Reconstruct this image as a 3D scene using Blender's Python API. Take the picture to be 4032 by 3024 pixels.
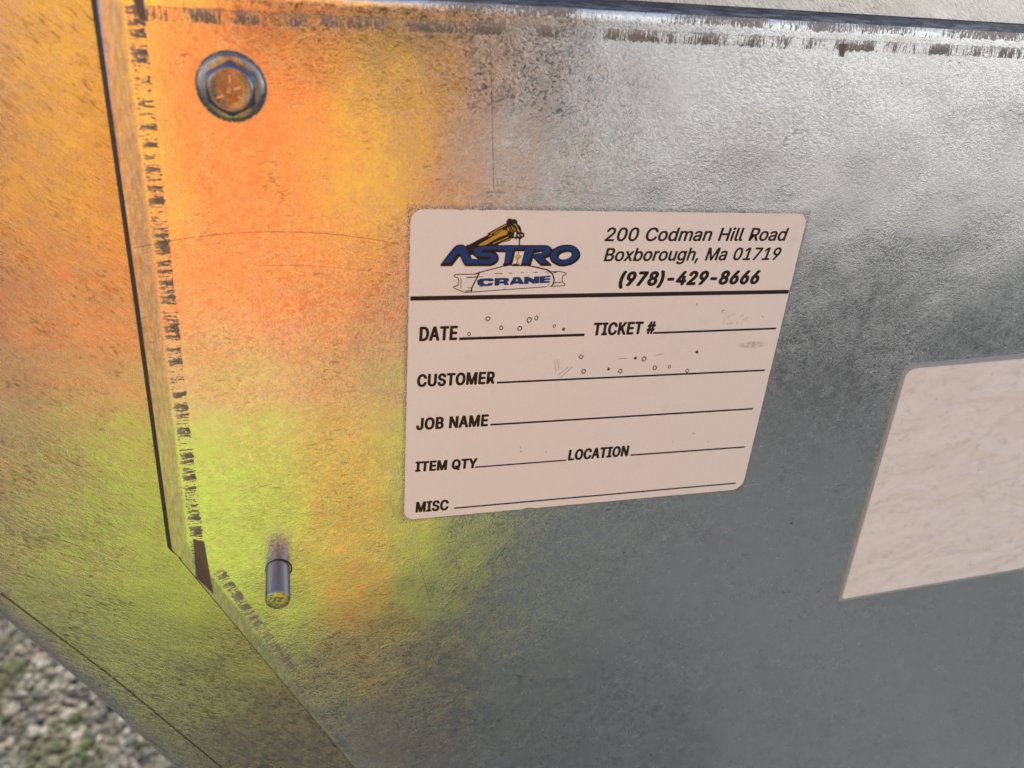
import bpy, bmesh, math, random
from mathutils import Vector, Matrix, noise as mnoise

for o in list(bpy.data.objects):
    bpy.data.objects.remove(o, do_unlink=True)
sc = bpy.context.scene
COL = sc.collection
R = math.radians
H0 = 1.20                      # height of the address label's top-left corner above the gravel
random.seed(7)

# ------------------------------------------------------------------ camera
cam_d = bpy.data.cameras.new('camera'); cam = bpy.data.objects.new('camera', cam_d); COL.objects.link(cam)
CAM = Vector((-0.02686, -0.17423, H0 + 0.04277))
RIGHT = Vector((0.96302541, -0.25844746, 0.0760721)).normalized()
UP = Vector((0.04600971, 0.4359889, 0.89877516)).normalized()
BACK = RIGHT.cross(UP).normalized(); UP = BACK.cross(RIGHT)
cam.matrix_world = Matrix(((RIGHT.x, UP.x, BACK.x, CAM.x), (RIGHT.y, UP.y, BACK.y, CAM.y), (RIGHT.z, UP.z, BACK.z, CAM.z), (0, 0, 0, 1)))
cam_d.sensor_width = 36; cam_d.lens = 3128 / 4032 * 36
cam_d.clip_start = 0.005; cam_d.clip_end = 400
cam_d.dof.use_dof = True; cam_d.dof.focus_distance = 0.205; cam_d.dof.aperture_fstop = 16
sc.camera = cam

# ------------------------------------------------------------------ daylight
SUN_EL, SUN_AZ = 52, -18       # degrees; azimuth measured from +Y (behind the steel) towards +X
w = bpy.data.worlds.new('World'); sc.world = w; w.use_nodes = True
nt = w.node_tree; nt.nodes.clear()
sky = nt.nodes.new('ShaderNodeTexSky'); sky.sky_type = 'NISHITA'; sky.sun_disc = False
sky.sun_elevation = R(SUN_EL); sky.sun_rotation = R(SUN_AZ); sky.dust_density = 4.0; sky.air_density = 1.0; sky.ozone_density = 1.0
bg = nt.nodes.new('ShaderNodeBackground'); bg.inputs['Strength'].default_value = 0.15
out = nt.nodes.new('ShaderNodeOutputWorld')
# broken bright cloud, thickest low in the sky
wtc = nt.nodes.new('ShaderNodeTexCoord'); wmp = nt.nodes.new('ShaderNodeMapping'); wmp.inputs['Scale'].default_value = (1, 1, 2.2)
wn = nt.nodes.new('ShaderNodeTexNoise'); wn.inputs['Scale'].default_value = 1.9; wn.inputs['Detail'].default_value = 5
wsep = nt.nodes.new('ShaderNodeSeparateXYZ'); wr1 = nt.nodes.new('ShaderNodeMapRange'); wr2 = nt.nodes.new('ShaderNodeMapRange'); wmul = nt.nodes.new('ShaderNodeMath'); wmul.operation = 'MULTIPLY'
for k_, x_ in zip(('From Min', 'From Max', 'To Min', 'To Max'), (.36, .56, .15, 1.0)): wr1.inputs[k_].default_value = x_
for k_, x_ in zip(('From Min', 'From Max', 'To Min', 'To Max'), (.30, .72, .95, .08)): wr2.inputs[k_].default_value = x_
wmix = nt.nodes.new('ShaderNodeMix'); wmix.data_type = 'RGBA'; wmix.inputs[7].default_value = (7.7, 7.6, 7.6, 1)
nt.links.new(wtc.outputs['Generated'], wmp.inputs[0]); nt.links.new(wmp.outputs[0], wn.inputs['Vector']); nt.links.new(wtc.outputs['Generated'], wsep.inputs[0])
nt.links.new(wn.outputs[0], wr1.inputs[0]); nt.links.new(wsep.outputs[2], wr2.inputs[0]); nt.links.new(wr1.outputs[0], wmul.inputs[0]); nt.links.new(wr2.outputs[0], wmul.inputs[1])
nt.links.new(wmul.outputs[0], wmix.inputs[0]); nt.links.new(sky.outputs[0], wmix.inputs[6])
nt.links.new(wmix.outputs[2], bg.inputs[0]); nt.links.new(bg.outputs[0], out.inputs[0])
sd = bpy.data.lights.new('sun', 'SUN'); sd.energy = 3.4; sd.angle = R(0.5); sd.color = (1.0, 0.95, 0.87)
so = bpy.data.objects.new('sun', sd); COL.objects.link(so)
sdir = Vector((math.sin(R(SUN_AZ)) * math.cos(R(SUN_EL)), math.cos(R(SUN_AZ)) * math.cos(R(SUN_EL)), math.sin(R(SUN_EL))))
so.rotation_euler = sdir.to_track_quat('Z', 'Y').to_euler(); so.location = sdir * 20 + Vector((0, 0, 2))
sc.view_settings.view_transform = 'Standard'; sc.view_settings.look = 'None'
sc.view_settings.exposure = 0.37; sc.view_settings.gamma = 1.0; sc.view_settings.use_curve_mapping = False
sc.cycles.max_bounces = 8; sc.cycles.use_denoising = True

# ------------------------------------------------------------------ helpers
def link(o, parent=None):
    COL.objects.link(o)
    if parent: o.parent = parent
    return o
def tag(o, label=None, cat=None, group=None, kind=None):
    if label: o['label'] = label
    if cat: o['category'] = cat
    if group: o['group'] = group
    if kind: o['kind'] = kind
    return o
def empty(name, loc):
    o = bpy.data.objects.new(name, None); o.location = loc; o.empty_display_size = .02; return link(o)
def obj(name, bm, mats, parent=None, smooth=False):
    me = bpy.data.meshes.new(name); bm.normal_update(); bm.to_mesh(me); bm.free()
    for m in (mats if isinstance(mats, (list, tuple)) else [mats]): me.materials.append(m)
    if smooth: me.polygons.foreach_set('use_smooth', [True] * len(me.polygons))
    return link(bpy.data.objects.new(name, me), parent)
MM = 0.001
def PV(x, y, z=0.0): return Vector((x * MM, -z * MM, y * MM))     # panel mm (right, up, out) -> local metres

class N:
    """small node-tree writer"""
    def __init__(s, name):
        s.m = bpy.data.materials.new(name); s.m.use_nodes = True; s.t = s.m.node_tree; s.t.nodes.clear()
        s.out = s.t.nodes.new('ShaderNodeOutputMaterial'); s.b = s.t.nodes.new('ShaderNodeBsdfPrincipled')
        s.t.links.new(s.b.outputs[0], s.out.inputs[0])
    def put(s, sock, v):
        if isinstance(v, bpy.types.NodeSocket): s.t.links.new(v, sock)
        elif v is not None: sock.default_value = v
    def mm(s):
        tc = s.t.nodes.new('ShaderNodeTexCoord'); mp = s.t.nodes.new('ShaderNodeMapping')
        mp.inputs['Scale'].default_value = (1000, 1000, 1000)
        s.t.links.new(tc.outputs['Object'], mp.inputs[0]); return mp.outputs[0]
    def map(s, v, scale=(1, 1, 1), rot=(0, 0, 0), loc=(0, 0, 0)):
        mp = s.t.nodes.new('ShaderNodeMapping'); s.put(mp.inputs[0], v)
        mp.inputs['Scale'].default_value = scale; mp.inputs['Rotation'].default_value = rot; mp.inputs['Location'].default_value = loc
        return mp.outputs[0]
    def noise(s, v, scale, detail=2, rough=.5, dist=0.0):
        n = s.t.nodes.new('ShaderNodeTexNoise'); s.put(n.inputs['Vector'], v)
        n.inputs['Scale'].default_value = scale; n.inputs['Detail'].default_value = detail
        n.inputs['Roughness'].default_value = rough; n.inputs['Distortion'].default_value = dist
        return n.outputs[0]
    def vor(s, v, scale, feature='F1', outp=0, rnd=1.0):
        n = s.t.nodes.new('ShaderNodeTexVoronoi'); n.feature = feature; s.put(n.inputs['Vector'], v)
        n.inputs['Scale'].default_value = scale; n.inputs['Randomness'].default_value = rnd
        return n.outputs[outp]
    def ramp(s, v, a, b, lo=0.0, hi=1.0):
        n = s.t.nodes.new('ShaderNodeMapRange'); s.put(n.inputs['Value'], v)
        for k_, x in zip(('From Min', 'From Max', 'To Min', 'To Max'), (a, b, lo, hi)): n.inputs[k_].default_value = x
        n.interpolation_type = 'SMOOTHSTEP'; return n.outputs[0]
    def ma(s, op, a, b=None, c=None):
        n = s.t.nodes.new('ShaderNodeMath'); n.operation = op
        for i, x in enumerate((a, b, c)):
            if x is not None: s.put(n.inputs[i], x)
        return n.outputs[0]
    def mix(s, f, a, b, typ='RGBA', blend='MIX'):
        n = s.t.nodes.new('ShaderNodeMix'); n.data_type = typ
        if typ == 'RGBA':
            n.blend_type = blend; i = (0, 6, 7, 2)
            a = (*a, 1) if isinstance(a, tuple) and len(a) == 3 else a; b = (*b, 1) if isinstance(b, tuple) and len(b) == 3 else b
        else: i = (0, 2, 3, 0)
        s.put(n.inputs[i[0]], f); s.put(n.inputs[i[1]], a); s.put(n.inputs[i[2]], b); return n.outputs[i[3]]
    def sep(s, v):
        n = s.t.nodes.new('ShaderNodeSeparateXYZ'); s.put(n.inputs[0], v); return n.outputs
    def comb(s, x, y, z=0.0):
        n = s.t.nodes.new('ShaderNodeCombineXYZ'); s.put(n.inputs[0], x); s.put(n.inputs[1], y); s.put(n.inputs[2], z); return n.outputs[0]
    def bump(s, h, strength, dist, normal=None):
        n = s.t.nodes.new('ShaderNodeBump'); s.put(n.inputs['Height'], h); n.inputs['Strength'].default_value = strength
        n.inputs['Distance'].default_value = dist
        if normal is not None: s.put(n.inputs['Normal'], normal)
        return n.outputs[0]
    def set(s, **kw):
        for k_, v in kw.items():
            k_ = k_.replace('_', ' ')
            if isinstance(v, tuple) and len(v) == 3: v = (*v, 1)
            s.put(s.b.inputs[k_], v)
        return s.m
    # dark rub marks in short bars across a band: axis point p, unit direction d, unit normal q, band v0..v1 (mm)
    def bars(s, x, z, p, d, q, v0, v1, f_block, f_streak, thr, u0=-1e4, u1=1e4, seed=0.0):
        px = s.ma('SUBTRACT', x, p[0]); pz = s.ma('SUBTRACT', z, p[1])
        u = s.ma('MULTIPLY_ADD', px, d[0], s.ma('MULTIPLY', pz, d[1])); v = s.ma('MULTIPLY_ADD', px, q[0], s.ma('MULTIPLY', pz, q[1]))
        vj = s.ma('ADD', v, s.ma('MULTIPLY', s.ma('SUBTRACT', s.noise(s.comb(u, s.ma('MULTIPLY', v, .3), seed), 1.3, 3), .5), 1.7))
        band = s.ma('MULTIPLY', s.ramp(vj, v0 - .1, v0 + .35), s.ramp(vj, v1 + .15, v1 - .12))
        band = s.ma('MULTIPLY', band, s.ma('MULTIPLY', s.ramp(u, u0, u0 + 2), s.ramp(u, u1, u1 - 2)))
        blk = s.noise(s.comb(s.ma('MULTIPLY', u, f_block), s.ma('MULTIPLY', v, .10), seed), 1.0, 1)
        stk = s.noise(s.comb(s.ma('MULTIPLY', u, f_streak), s.ma('MULTIPLY', v, .35), seed + 9), 1.0, 2, .6)
        a = s.ma('MULTIPLY_ADD', stk, .60, s.ma('MULTIPLY', blk, .65))
        rag = s.noise(s.comb(s.ma('MULTIPLY', u, 1.6), s.ma('MULTIPLY', v, 1.1), seed + 4), 1.6, 3, .6)
        a = s.ma('MULTIPLY_ADD', s.ma('SUBTRACT', rag, .5), .30, a)
        dens = s.ma('MULTIPLY', s.ramp(rag, .25, .55, .75, 1.0), s.ramp(v, v0, v0 + (v1 - v0) * .7, .72, 1.0))
        return s.ma('MULTIPLY', s.ma('MULTIPLY', band, dens), s.ramp(a, thr - .04, thr + .04))
    # hairline scratch: arc of a circle (centre c, radius r) between two u bounds, or a straight line
    def arc(s, x, z, c, r, wd, x0, x1, brk=.45, seed=0.0):
        dx = s.ma('SUBTRACT', x, c[0]); dz = s.ma('SUBTRACT', z, c[1])
        l = s.ma('SQRT', s.ma('MULTIPLY_ADD', dx, dx, s.ma('MULTIPLY', dz, dz)))
        d = s.ma('ABSOLUTE', s.ma('SUBTRACT', l, r))
        n = s.noise(s.comb(x, z, seed), .6, 3)
        m = s.ma('MULTIPLY', s.ramp(d, wd, wd * .35), s.ramp(n, brk - .06, brk + .06))
        return s.ma('MULTIPLY', m, s.ma('MULTIPLY', s.ramp(x, x0, x0 + .5), s.ramp(x, x1, x1 - .5)))
    def stroke(s, x, z, a, b, wd, brk=.4, seed=0.0):
        L_ = math.hypot(b[0] - a[0], b[1] - a[1]); d = ((b[0] - a[0]) / L_, (b[1] - a[1]) / L_)
        px = s.ma('SUBTRACT', x, a[0]); pz = s.ma('SUBTRACT', z, a[1])
        u = s.ma('MULTIPLY_ADD', px, d[0], s.ma('MULTIPLY', pz, d[1])); v = s.ma('ABSOLUTE', s.ma('MULTIPLY_ADD', px, -d[1], s.ma('MULTIPLY', pz, d[0])))
        n = s.noise(s.comb(u, seed), .5, 3)
        m = s.ma('MULTIPLY', s.ramp(v, wd, wd * .35), s.ramp(n, brk - .06, brk + .06))
        return s.ma('MULTIPLY', m, s.ma('MULTIPLY', s.ramp(u, 0, .4), s.ramp(u, L_, L_ - .4)))
    def poly(s, x, z, pts, soft=.2, jag=.5):
        n = s.ma('MULTIPLY', s.ma('SUBTRACT', s.noise(s.comb(s.ma('MULTIPLY', x, .8), s.ma('MULTIPLY', z, 2.5)), 1.0, 3), .5), jag * 2); m = None
        for a, b in zip(pts, pts[1:] + pts[:1]):          # clockwise outline
            l = math.hypot(b[0] - a[0], b[1] - a[1]); q = ((b[1] - a[1]) / l, -(b[0] - a[0]) / l)
            v = s.ma('MULTIPLY_ADD', s.ma('SUBTRACT', x, a[0]), q[0], s.ma('MULTIPLY', s.ma('SUBTRACT', z, a[1]), q[1]))
            e = s.ramp(s.ma('ADD', v, n), -soft, soft); m = e if m is None else s.ma('MULTIPLY', m, e)
        return m
    def over(s, *ms):
        a = ms[0]
        for b in ms[1:]: a = s.ma('MAXIMUM', a, b)
        return a

# ------------------------------------------------------------------ materials
TINT = (0.755, 0.775, 0.775)
def galv(name, front=False, brushed=None, rough=.195, top=False):
    g = N(name); v = g.mm(); x, y, z = g.sep(v)
    # spangle: small curled zinc crystals
    vv = g.map(v, (1, 1, 1.25)) if brushed is None else g.map(g.map(v, rot=(0, brushed, 0)), (.45, 1, 1.5))
    warp = g.noise(vv, .36, 3, .55, 1.8)
    cry = g.noise(vv, .62, 2, .5, 2.4)
    fine = g.noise(v, 4.2, 2, .6)
    ver = g.noise(g.map(v, (5.5, 1, .7)), 1.0, 2, .6)
    patch = g.noise(v, .022, 4, .6)                          # where the crystals stand out more or less
    amp = g.ramp(patch, .36, .64, .38, 1.12)
    c1 = g.ramp(cry, .43, .57); c2 = g.ramp(warp, .38, .62)
    rim = g.ramp(g.ma('ABSOLUTE', g.ma('SUBTRACT', cry, .53)), .03, .0)
    h = g.ma('MULTIPLY_ADD', c1, .6, g.ma('MULTIPLY_ADD', c2, .5, g.ma('MULTIPLY', fine, .22)))
    h = g.ma('MULTIPLY', h, amp)
    wav = g.noise(v, .028, 2)                                 # slight oil-canning of the sheet
    nb = g.bump(wav, .6, .0016)
    nb = g.bump(h, .31, .00007, nb)
    shade = g.ramp(g.ma('MULTIPLY_ADD', c1, .6, g.ma('MULTIPLY', c2, .5)), .1, 1.0, -.15, .05)
    shade = g.ma('MULTIPLY_ADD', shade, amp, 1.0)
    shade = g.ma('MULTIPLY_ADD', g.ma('MULTIPLY', rim, g.ma('MULTIPLY', amp, amp)), .15, shade)
    shade = g.ma('MULTIPLY', shade, g.ramp(fine, .3, .7, .93, 1.05))
    col = g.mix(1.0, TINT if brushed is None else (.60, .58, .54), g.comb(shade, shade, shade), blend='MULTIPLY')
    # small dark pits and dashes
    pv = g.map(v, (.55, 1, 1.6)) if brushed is None else g.map(g.map(v, rot=(0, brushed, 0)), (.55, 1, 1.7))
    pits = g.ramp(g.ma('MULTIPLY_ADD', g.noise(pv, .85, 3, .65, .6), .72, g.ma('MULTIPLY', g.noise(v, .09, 2), .34)), .615 if brushed is None else .585, .70)
    vst = g.ma('MULTIPLY', g.ramp(ver, .62, .72), g.ramp(g.noise(v, .06, 2), .5, .62))
    dirt = g.ma('MULTIPLY', pits, .52 if brushed is not None else .46)
    dirt = g.ma('MAXIMUM', dirt, g.ma('MULTIPLY', vst, .28))
    stain = g.ma('MULTIPLY', g.ramp(g.noise(v, .02, 4, .6), .56, .74), .22)
    col = g.mix(stain, col, (.42, .40, .37))
    col = g.mix(dirt, col, (.10, .085, .065))
    ro = g.ramp(g.noise(v, .3, 3), .3, .7, rough - .03, rough + .05)
    ro = g.ma('MULTIPLY_ADD', g.ma('SUBTRACT', c1, .5), .07, ro)
    met = 0.96
    if front:
        s_ = 1 / math.hypot(1, .0257); dt = (s_, .0257 * s_); qt = (.0257 * s_, -s_)
        m1 = g.bars(x, z, (-53.4, 40), (0, -1), (1, 0), 0, 3.0, .62, 2.0, .630, 1.5, 132, 3)
        m2 = g.bars(x, z, (0, 38.45), dt, qt, 0, 2.5, .16, 3.0, .628, -54, 190, 21)
        m2b = g.bars(x, z, (0, 38.45), dt, qt, -4.6, -1.4, .08, 3.4, .63, 0, 280, 33)
        m3 = g.bars(x, z, (-49.2, -94.0), (.407, -.913), (.913, .407), 0, 2.9, .85, 1.8, .605, 0, 44, 11)
        m3 = g.ma('MULTIPLY', m3, .8)
        w1 = g.poly(x, z, [(-52.6, -83.2), (-50.1, -84.6), (-49.3, -101.5), (-53.0, -95.6)], .15, .35)
        w2 = g.poly(x, z, [(-52.6, 41), (-50.3, 41), (-49.8, 34.4), (-51.2, 34.6)], .25, .5)
        w3 = g.poly(x, z, [(99, 39.8), (101.5, 40.2), (101.2, 36.8), (99.8, 37.6)], .2, .5)
        fx = g.ma('SUBTRACT', -53.4, x); fd = g.ma('MULTIPLY_ADD', g.ma('ADD', x, 49.2), -.913, g.ma('MULTIPLY', g.ma('ADD', z, 94.0), -.407))
        fold = g.ma('MULTIPLY', g.ramp(g.ma('MAXIMUM', fx, fd), -.1, 1.1), g.ramp(z, 38.6, 37.2))      # zinc dulled where the sheet was folded
        col = g.mix(g.ma('MULTIPLY', fold, g.ramp(g.noise(g.map(v, (2.2, 1, .35)), .8, 3, .6), .3, .7, .12, .58)), col, (.30, .275, .235))
        ro = g.ma('MULTIPLY_ADD', fold, .14, ro)
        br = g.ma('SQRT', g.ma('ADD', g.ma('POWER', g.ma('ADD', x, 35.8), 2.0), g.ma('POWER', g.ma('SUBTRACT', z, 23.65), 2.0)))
        bolt_shadow = g.ma('MULTIPLY', g.ramp(br, 6.95, 6.4), g.ramp(g.noise(v, 1.4, 3), .25, .5))  # shadow round the bolt flange, painted as a broken dark ring
        marks = g.over(bolt_shadow, w1, w2, w3, g.ma('MULTIPLY', m1, .95), g.ma('MULTIPLY', m2, .9), g.ma('MULTIPLY', m2b, .8), m3)
        sc_ = g.over(g.arc(x, z, (-28, -125.5), 120.2, .12, -57.5, -2, .36, 2), g.ma('MULTIPLY', g.arc(x, z, (-28, -136), 123.2, .1, -36, -3, .45, 5), .7),
                     g.stroke(x, z, (15.9, 35), (18.7, 3.8), .12, .42, 4), g.ma('MULTIPLY', g.stroke(x, z, (18.4, 10), (20.4, 2.5), .1, .4, 8), .6),
                     g.ma('MULTIPLY', g.stroke(x, z, (10, 6.2), (52, 3.4), .09, .42, 14), .55), g.ma('MULTIPLY', g.stroke(x, z, (20, -94.5), (46, -91.5), .1, .40, 17), .55),
                     g.ma('MULTIPLY', g.stroke(x, z, (4, -96), (8, -113), .12, .42, 19), .7), g.ma('MULTIPLY', g.stroke(x, z, (105, 4), (126, 18), .09, .42, 23), .5),
                     g.ma('MULTIPLY', g.stroke(x, z, (-39, -66), (-22, -82), .08, .42, 29), .5), g.ma('MULTIPLY', g.stroke(x, z, (-50.8, -58), (-50.2, 20), .07, .35, 37), .5),
                     g.ma('MULTIPLY', g.stroke(x, z, (-50, 36.9), (200, 43.3), .07, .33, 41), .6), g.ma('MULTIPLY', g.stroke(x, z, (-40, 41.2), (200, 47.4), .09, .36, 43), .5))
        spots = g.over(g.ramp(g.vor(g.map(v, (1, 0, 1)), .055), .022, .012), g.ma('MULTIPLY', g.ramp(g.vor(g.map(v, (1, 0, 1), loc=(31, 0, 7)), .03), .017, .009), .9))
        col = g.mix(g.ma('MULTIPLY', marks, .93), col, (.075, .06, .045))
        col = g.mix(g.ma('MULTIPLY', sc_, .7), col, (.06, .045, .03))
        col = g.mix(g.ma('MULTIPLY', spots, .9), col, (.04, .03, .025))
        # grime that gathers in the glue line round the address label
        ex = g.ma('MAXIMUM', g.ma('SUBTRACT', g.ma('ABSOLUTE', g.ma('SUBTRACT', x, 50.8)), 50.9), g.ma('SUBTRACT', g.ma('ABSOLUTE', g.ma('ADD', z, 41.68)), 41.75))
        gr = g.ma('MULTIPLY', g.ramp(ex, 1.25, .2), g.ramp(g.noise(v, 3.4, 2), .40, .62))
        gr = g.ma('MULTIPLY', gr, g.ramp(g.noise(v, .11, 2), .25, .5, .45, 1.0))
        col = g.mix(g.ma('MULTIPLY', gr, .8), col, (.09, .07, .05))
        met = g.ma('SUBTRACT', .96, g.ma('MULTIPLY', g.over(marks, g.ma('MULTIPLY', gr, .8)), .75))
        ro = g.ma('MULTIPLY_ADD', marks, .25, ro)
    if brushed is not None:
        fl = g.over(*[g.stroke(x, z, a, b, .38, .22, 3) for a, b in (((-164, 9.4), (-98.3, -96.6)), ((-98.3, -96.6), (-77.4, -128.5)), ((-77.4, -128.5), (-52.6, -170.3)), ((-52.6, -170.3), (28, -303)))])
        col = g.mix(g.ma('MULTIPLY', fl, .8), col, (.10, .07, .04))
    return g.set(Base_Color=col, Metallic=met, Roughness=ro, Normal=nb)

M = {}
M['front'] = galv('galvanised_steel', front=True)
M['corner'] = galv('galvanised_steel_drawn', brushed=R(-38), rough=.24)
M['upper'] = galv('galvanised_steel_weathered', rough=.42)
g = N('cut_steel_edge'); v = g.mm()
M['edge'] = g.set(Base_Color=g.mix(g.noise(v, 1.3, 3), (.035, .027, .02), (.11, .09, .07)), Metallic=.3, Roughness=.6)
g = N('rolled_lip_sky_tone'); v = g.mm(); n_ = g.noise(g.map(v, (.3, 1, 3)), .7, 3, .6)  # dark blue of the reflected sky put into the lip's base colour
M['lip'] = g.set(Base_Color=g.mix(g.ramp(n_, .4, .65), (.10, .105, .12), (.24, .25, .27)), Metallic=.85, Roughness=.38)
g = N('stud_gap_shadow'); v = g.mm()  # dark colour standing in for shadow in the gap round the stud
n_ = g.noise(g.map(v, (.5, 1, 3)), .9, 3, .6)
M['darkening'] = g.set(Base_Color=g.mix(n_, (.05, .035, .02), (.13, .095, .06)), Metallic=.35, Roughness=.5)
g = N('blued_zinc'); v = g.mm()
M['bolt'] = g.set(Base_Color=g.mix(g.ramp(g.noise(v, .5, 3), .35, .65), (.24, .265, .31), (.37, .375, .38)), Metallic=1.0, Roughness=g.ramp(g.noise(v, .9, 2), .3, .7, .2, .34), Normal=g.bump(g.noise(v, 2.5, 2), .25, .00008))
M['bolt_dark'] = N('shaded_zinc').set(Base_Color=(.14, .17, .24), Metallic=1.0, Roughness=.3)  # darker copy of the bolt zinc: shade on the hex sides as colour
g = N('turned_steel'); v = g.mm()
M['stud'] = g.set(Base_Color=g.mix(g.noise(g.map(v, (2, .15, 2)), 1.2, 2), (.27, .28, .31), (.40, .41, .44)), Metallic=1.0, Roughness=.38)
g = N('scratched_steel'); v = g.mm()
M['stud_tip'] = g.set(Base_Color=g.mix(g.ramp(g.noise(g.map(v, (1, 1, 2.2), rot=(0, .5, 0)), 1.1, 3), .45, .6), (.55, .54, .54), (.22, .20, .18)), Metallic=1.0, Roughness=.30, Normal=g.bump(g.noise(v, 1.5, 2), .5, .0001))
# white vinyl of the label, with faint grime
g = N('label_vinyl'); v = g.mm(); x, y, z = g.sep(v)
sm = g.ma('MULTIPLY', g.ramp(g.noise(v, .05, 4, .65), .58, .80), .16)
ell = lambda cx, cz, rx, rz: g.ramp(g.ma('ADD', g.ma('POWER', g.ma('DIVIDE', g.ma('SUBTRACT', x, cx), rx), 2.0), g.ma('POWER', g.ma('DIVIDE', g.ma('SUBTRACT', z, cz), rz), 2.0)), 1.0, .1)
sm2 = g.over(g.ma('MULTIPLY', ell(94.0, -36.0, 5.0, 1.3), g.ramp(g.noise(v, .8, 3), .35, .62, .15, .5)), g.ma('MULTIPLY', ell(87, -28.6, 5, 3), g.ramp(g.noise(v, .9, 3), .5, .7, 0, .28)))
sp = g.ramp(g.noise(v, .28, 3, .6), .70, .80, 0, .3)
fi = g.ramp(g.noise(v, 5.0, 1), .3, .7, .97, 1.02)
col = g.mix(1.0, (.94, .90, .875), g.comb(fi, fi, fi), blend='MULTIPLY')
col = g.mix(g.over(sm, sm2, sp), col, (.26, .22, .18))
M['vinyl'] = g.set(Base_Color=col, Roughness=.42, Specular_IOR_Level=.35, Normal=g.bump(g.noise(v, .12, 2), .12, .0003))
def ink(name, c, darkening=.0):
    g = N(name); v = g.mm(); n = g.ramp(g.noise(v, 6.0, 2), .3, .7, .85, 1.15)
    return g.set(Base_Color=g.mix(1.0, c, g.comb(n, n, n), blend='MULTIPLY'), Roughness=.45, Specular_IOR_Level=.3)
M['black'] = ink('black_ink', (.022, .014, .010)); M['blue'] = ink('blue_ink', (.012, .055, .22)); M['yellow'] = ink('yellow_ink', (.62, .37, .05)); M['pen'] = ink('pen_ink', (.10, .08, .065))
M['white'] = M['vinyl']
g = N('blank_label_paper'); v = g.mm()
wr = g.noise(g.map(g.map(v, rot=(0, R(12), 0)), (.75, 1, 1.15)), .07, 3, .5, .3)
d1 = g.ramp(g.noise(g.map(v, (.85, 1, 1.15)), .22, 5, .6), .53, .76, 0, .34)
d2 = g.ramp(g.noise(g.map(g.map(v, rot=(0, R(10), 0)), (.45, 1, 1.4)), .22, 4, .6), .55, .76, 0, .22)
d3 = g.ramp(g.vor(v, .13), .10, .02, 0, .3)
M['paper'] = g.set(Base_Color=g.mix(g.over(d1, d2, d3), (.93, .90, .88), (.40, .36, .34)), Roughness=.5, Specular_IOR_Level=.3, Normal=g.bump(wr, .6, .0045))
g = N('adhesive_film'); v = g.mm()
M['film'] = g.set(Base_Color=g.mix(g.noise(v, .8, 3), (.36, .38, .39), (.48, .50, .51)), Roughness=.55, Metallic=.2)

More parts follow.
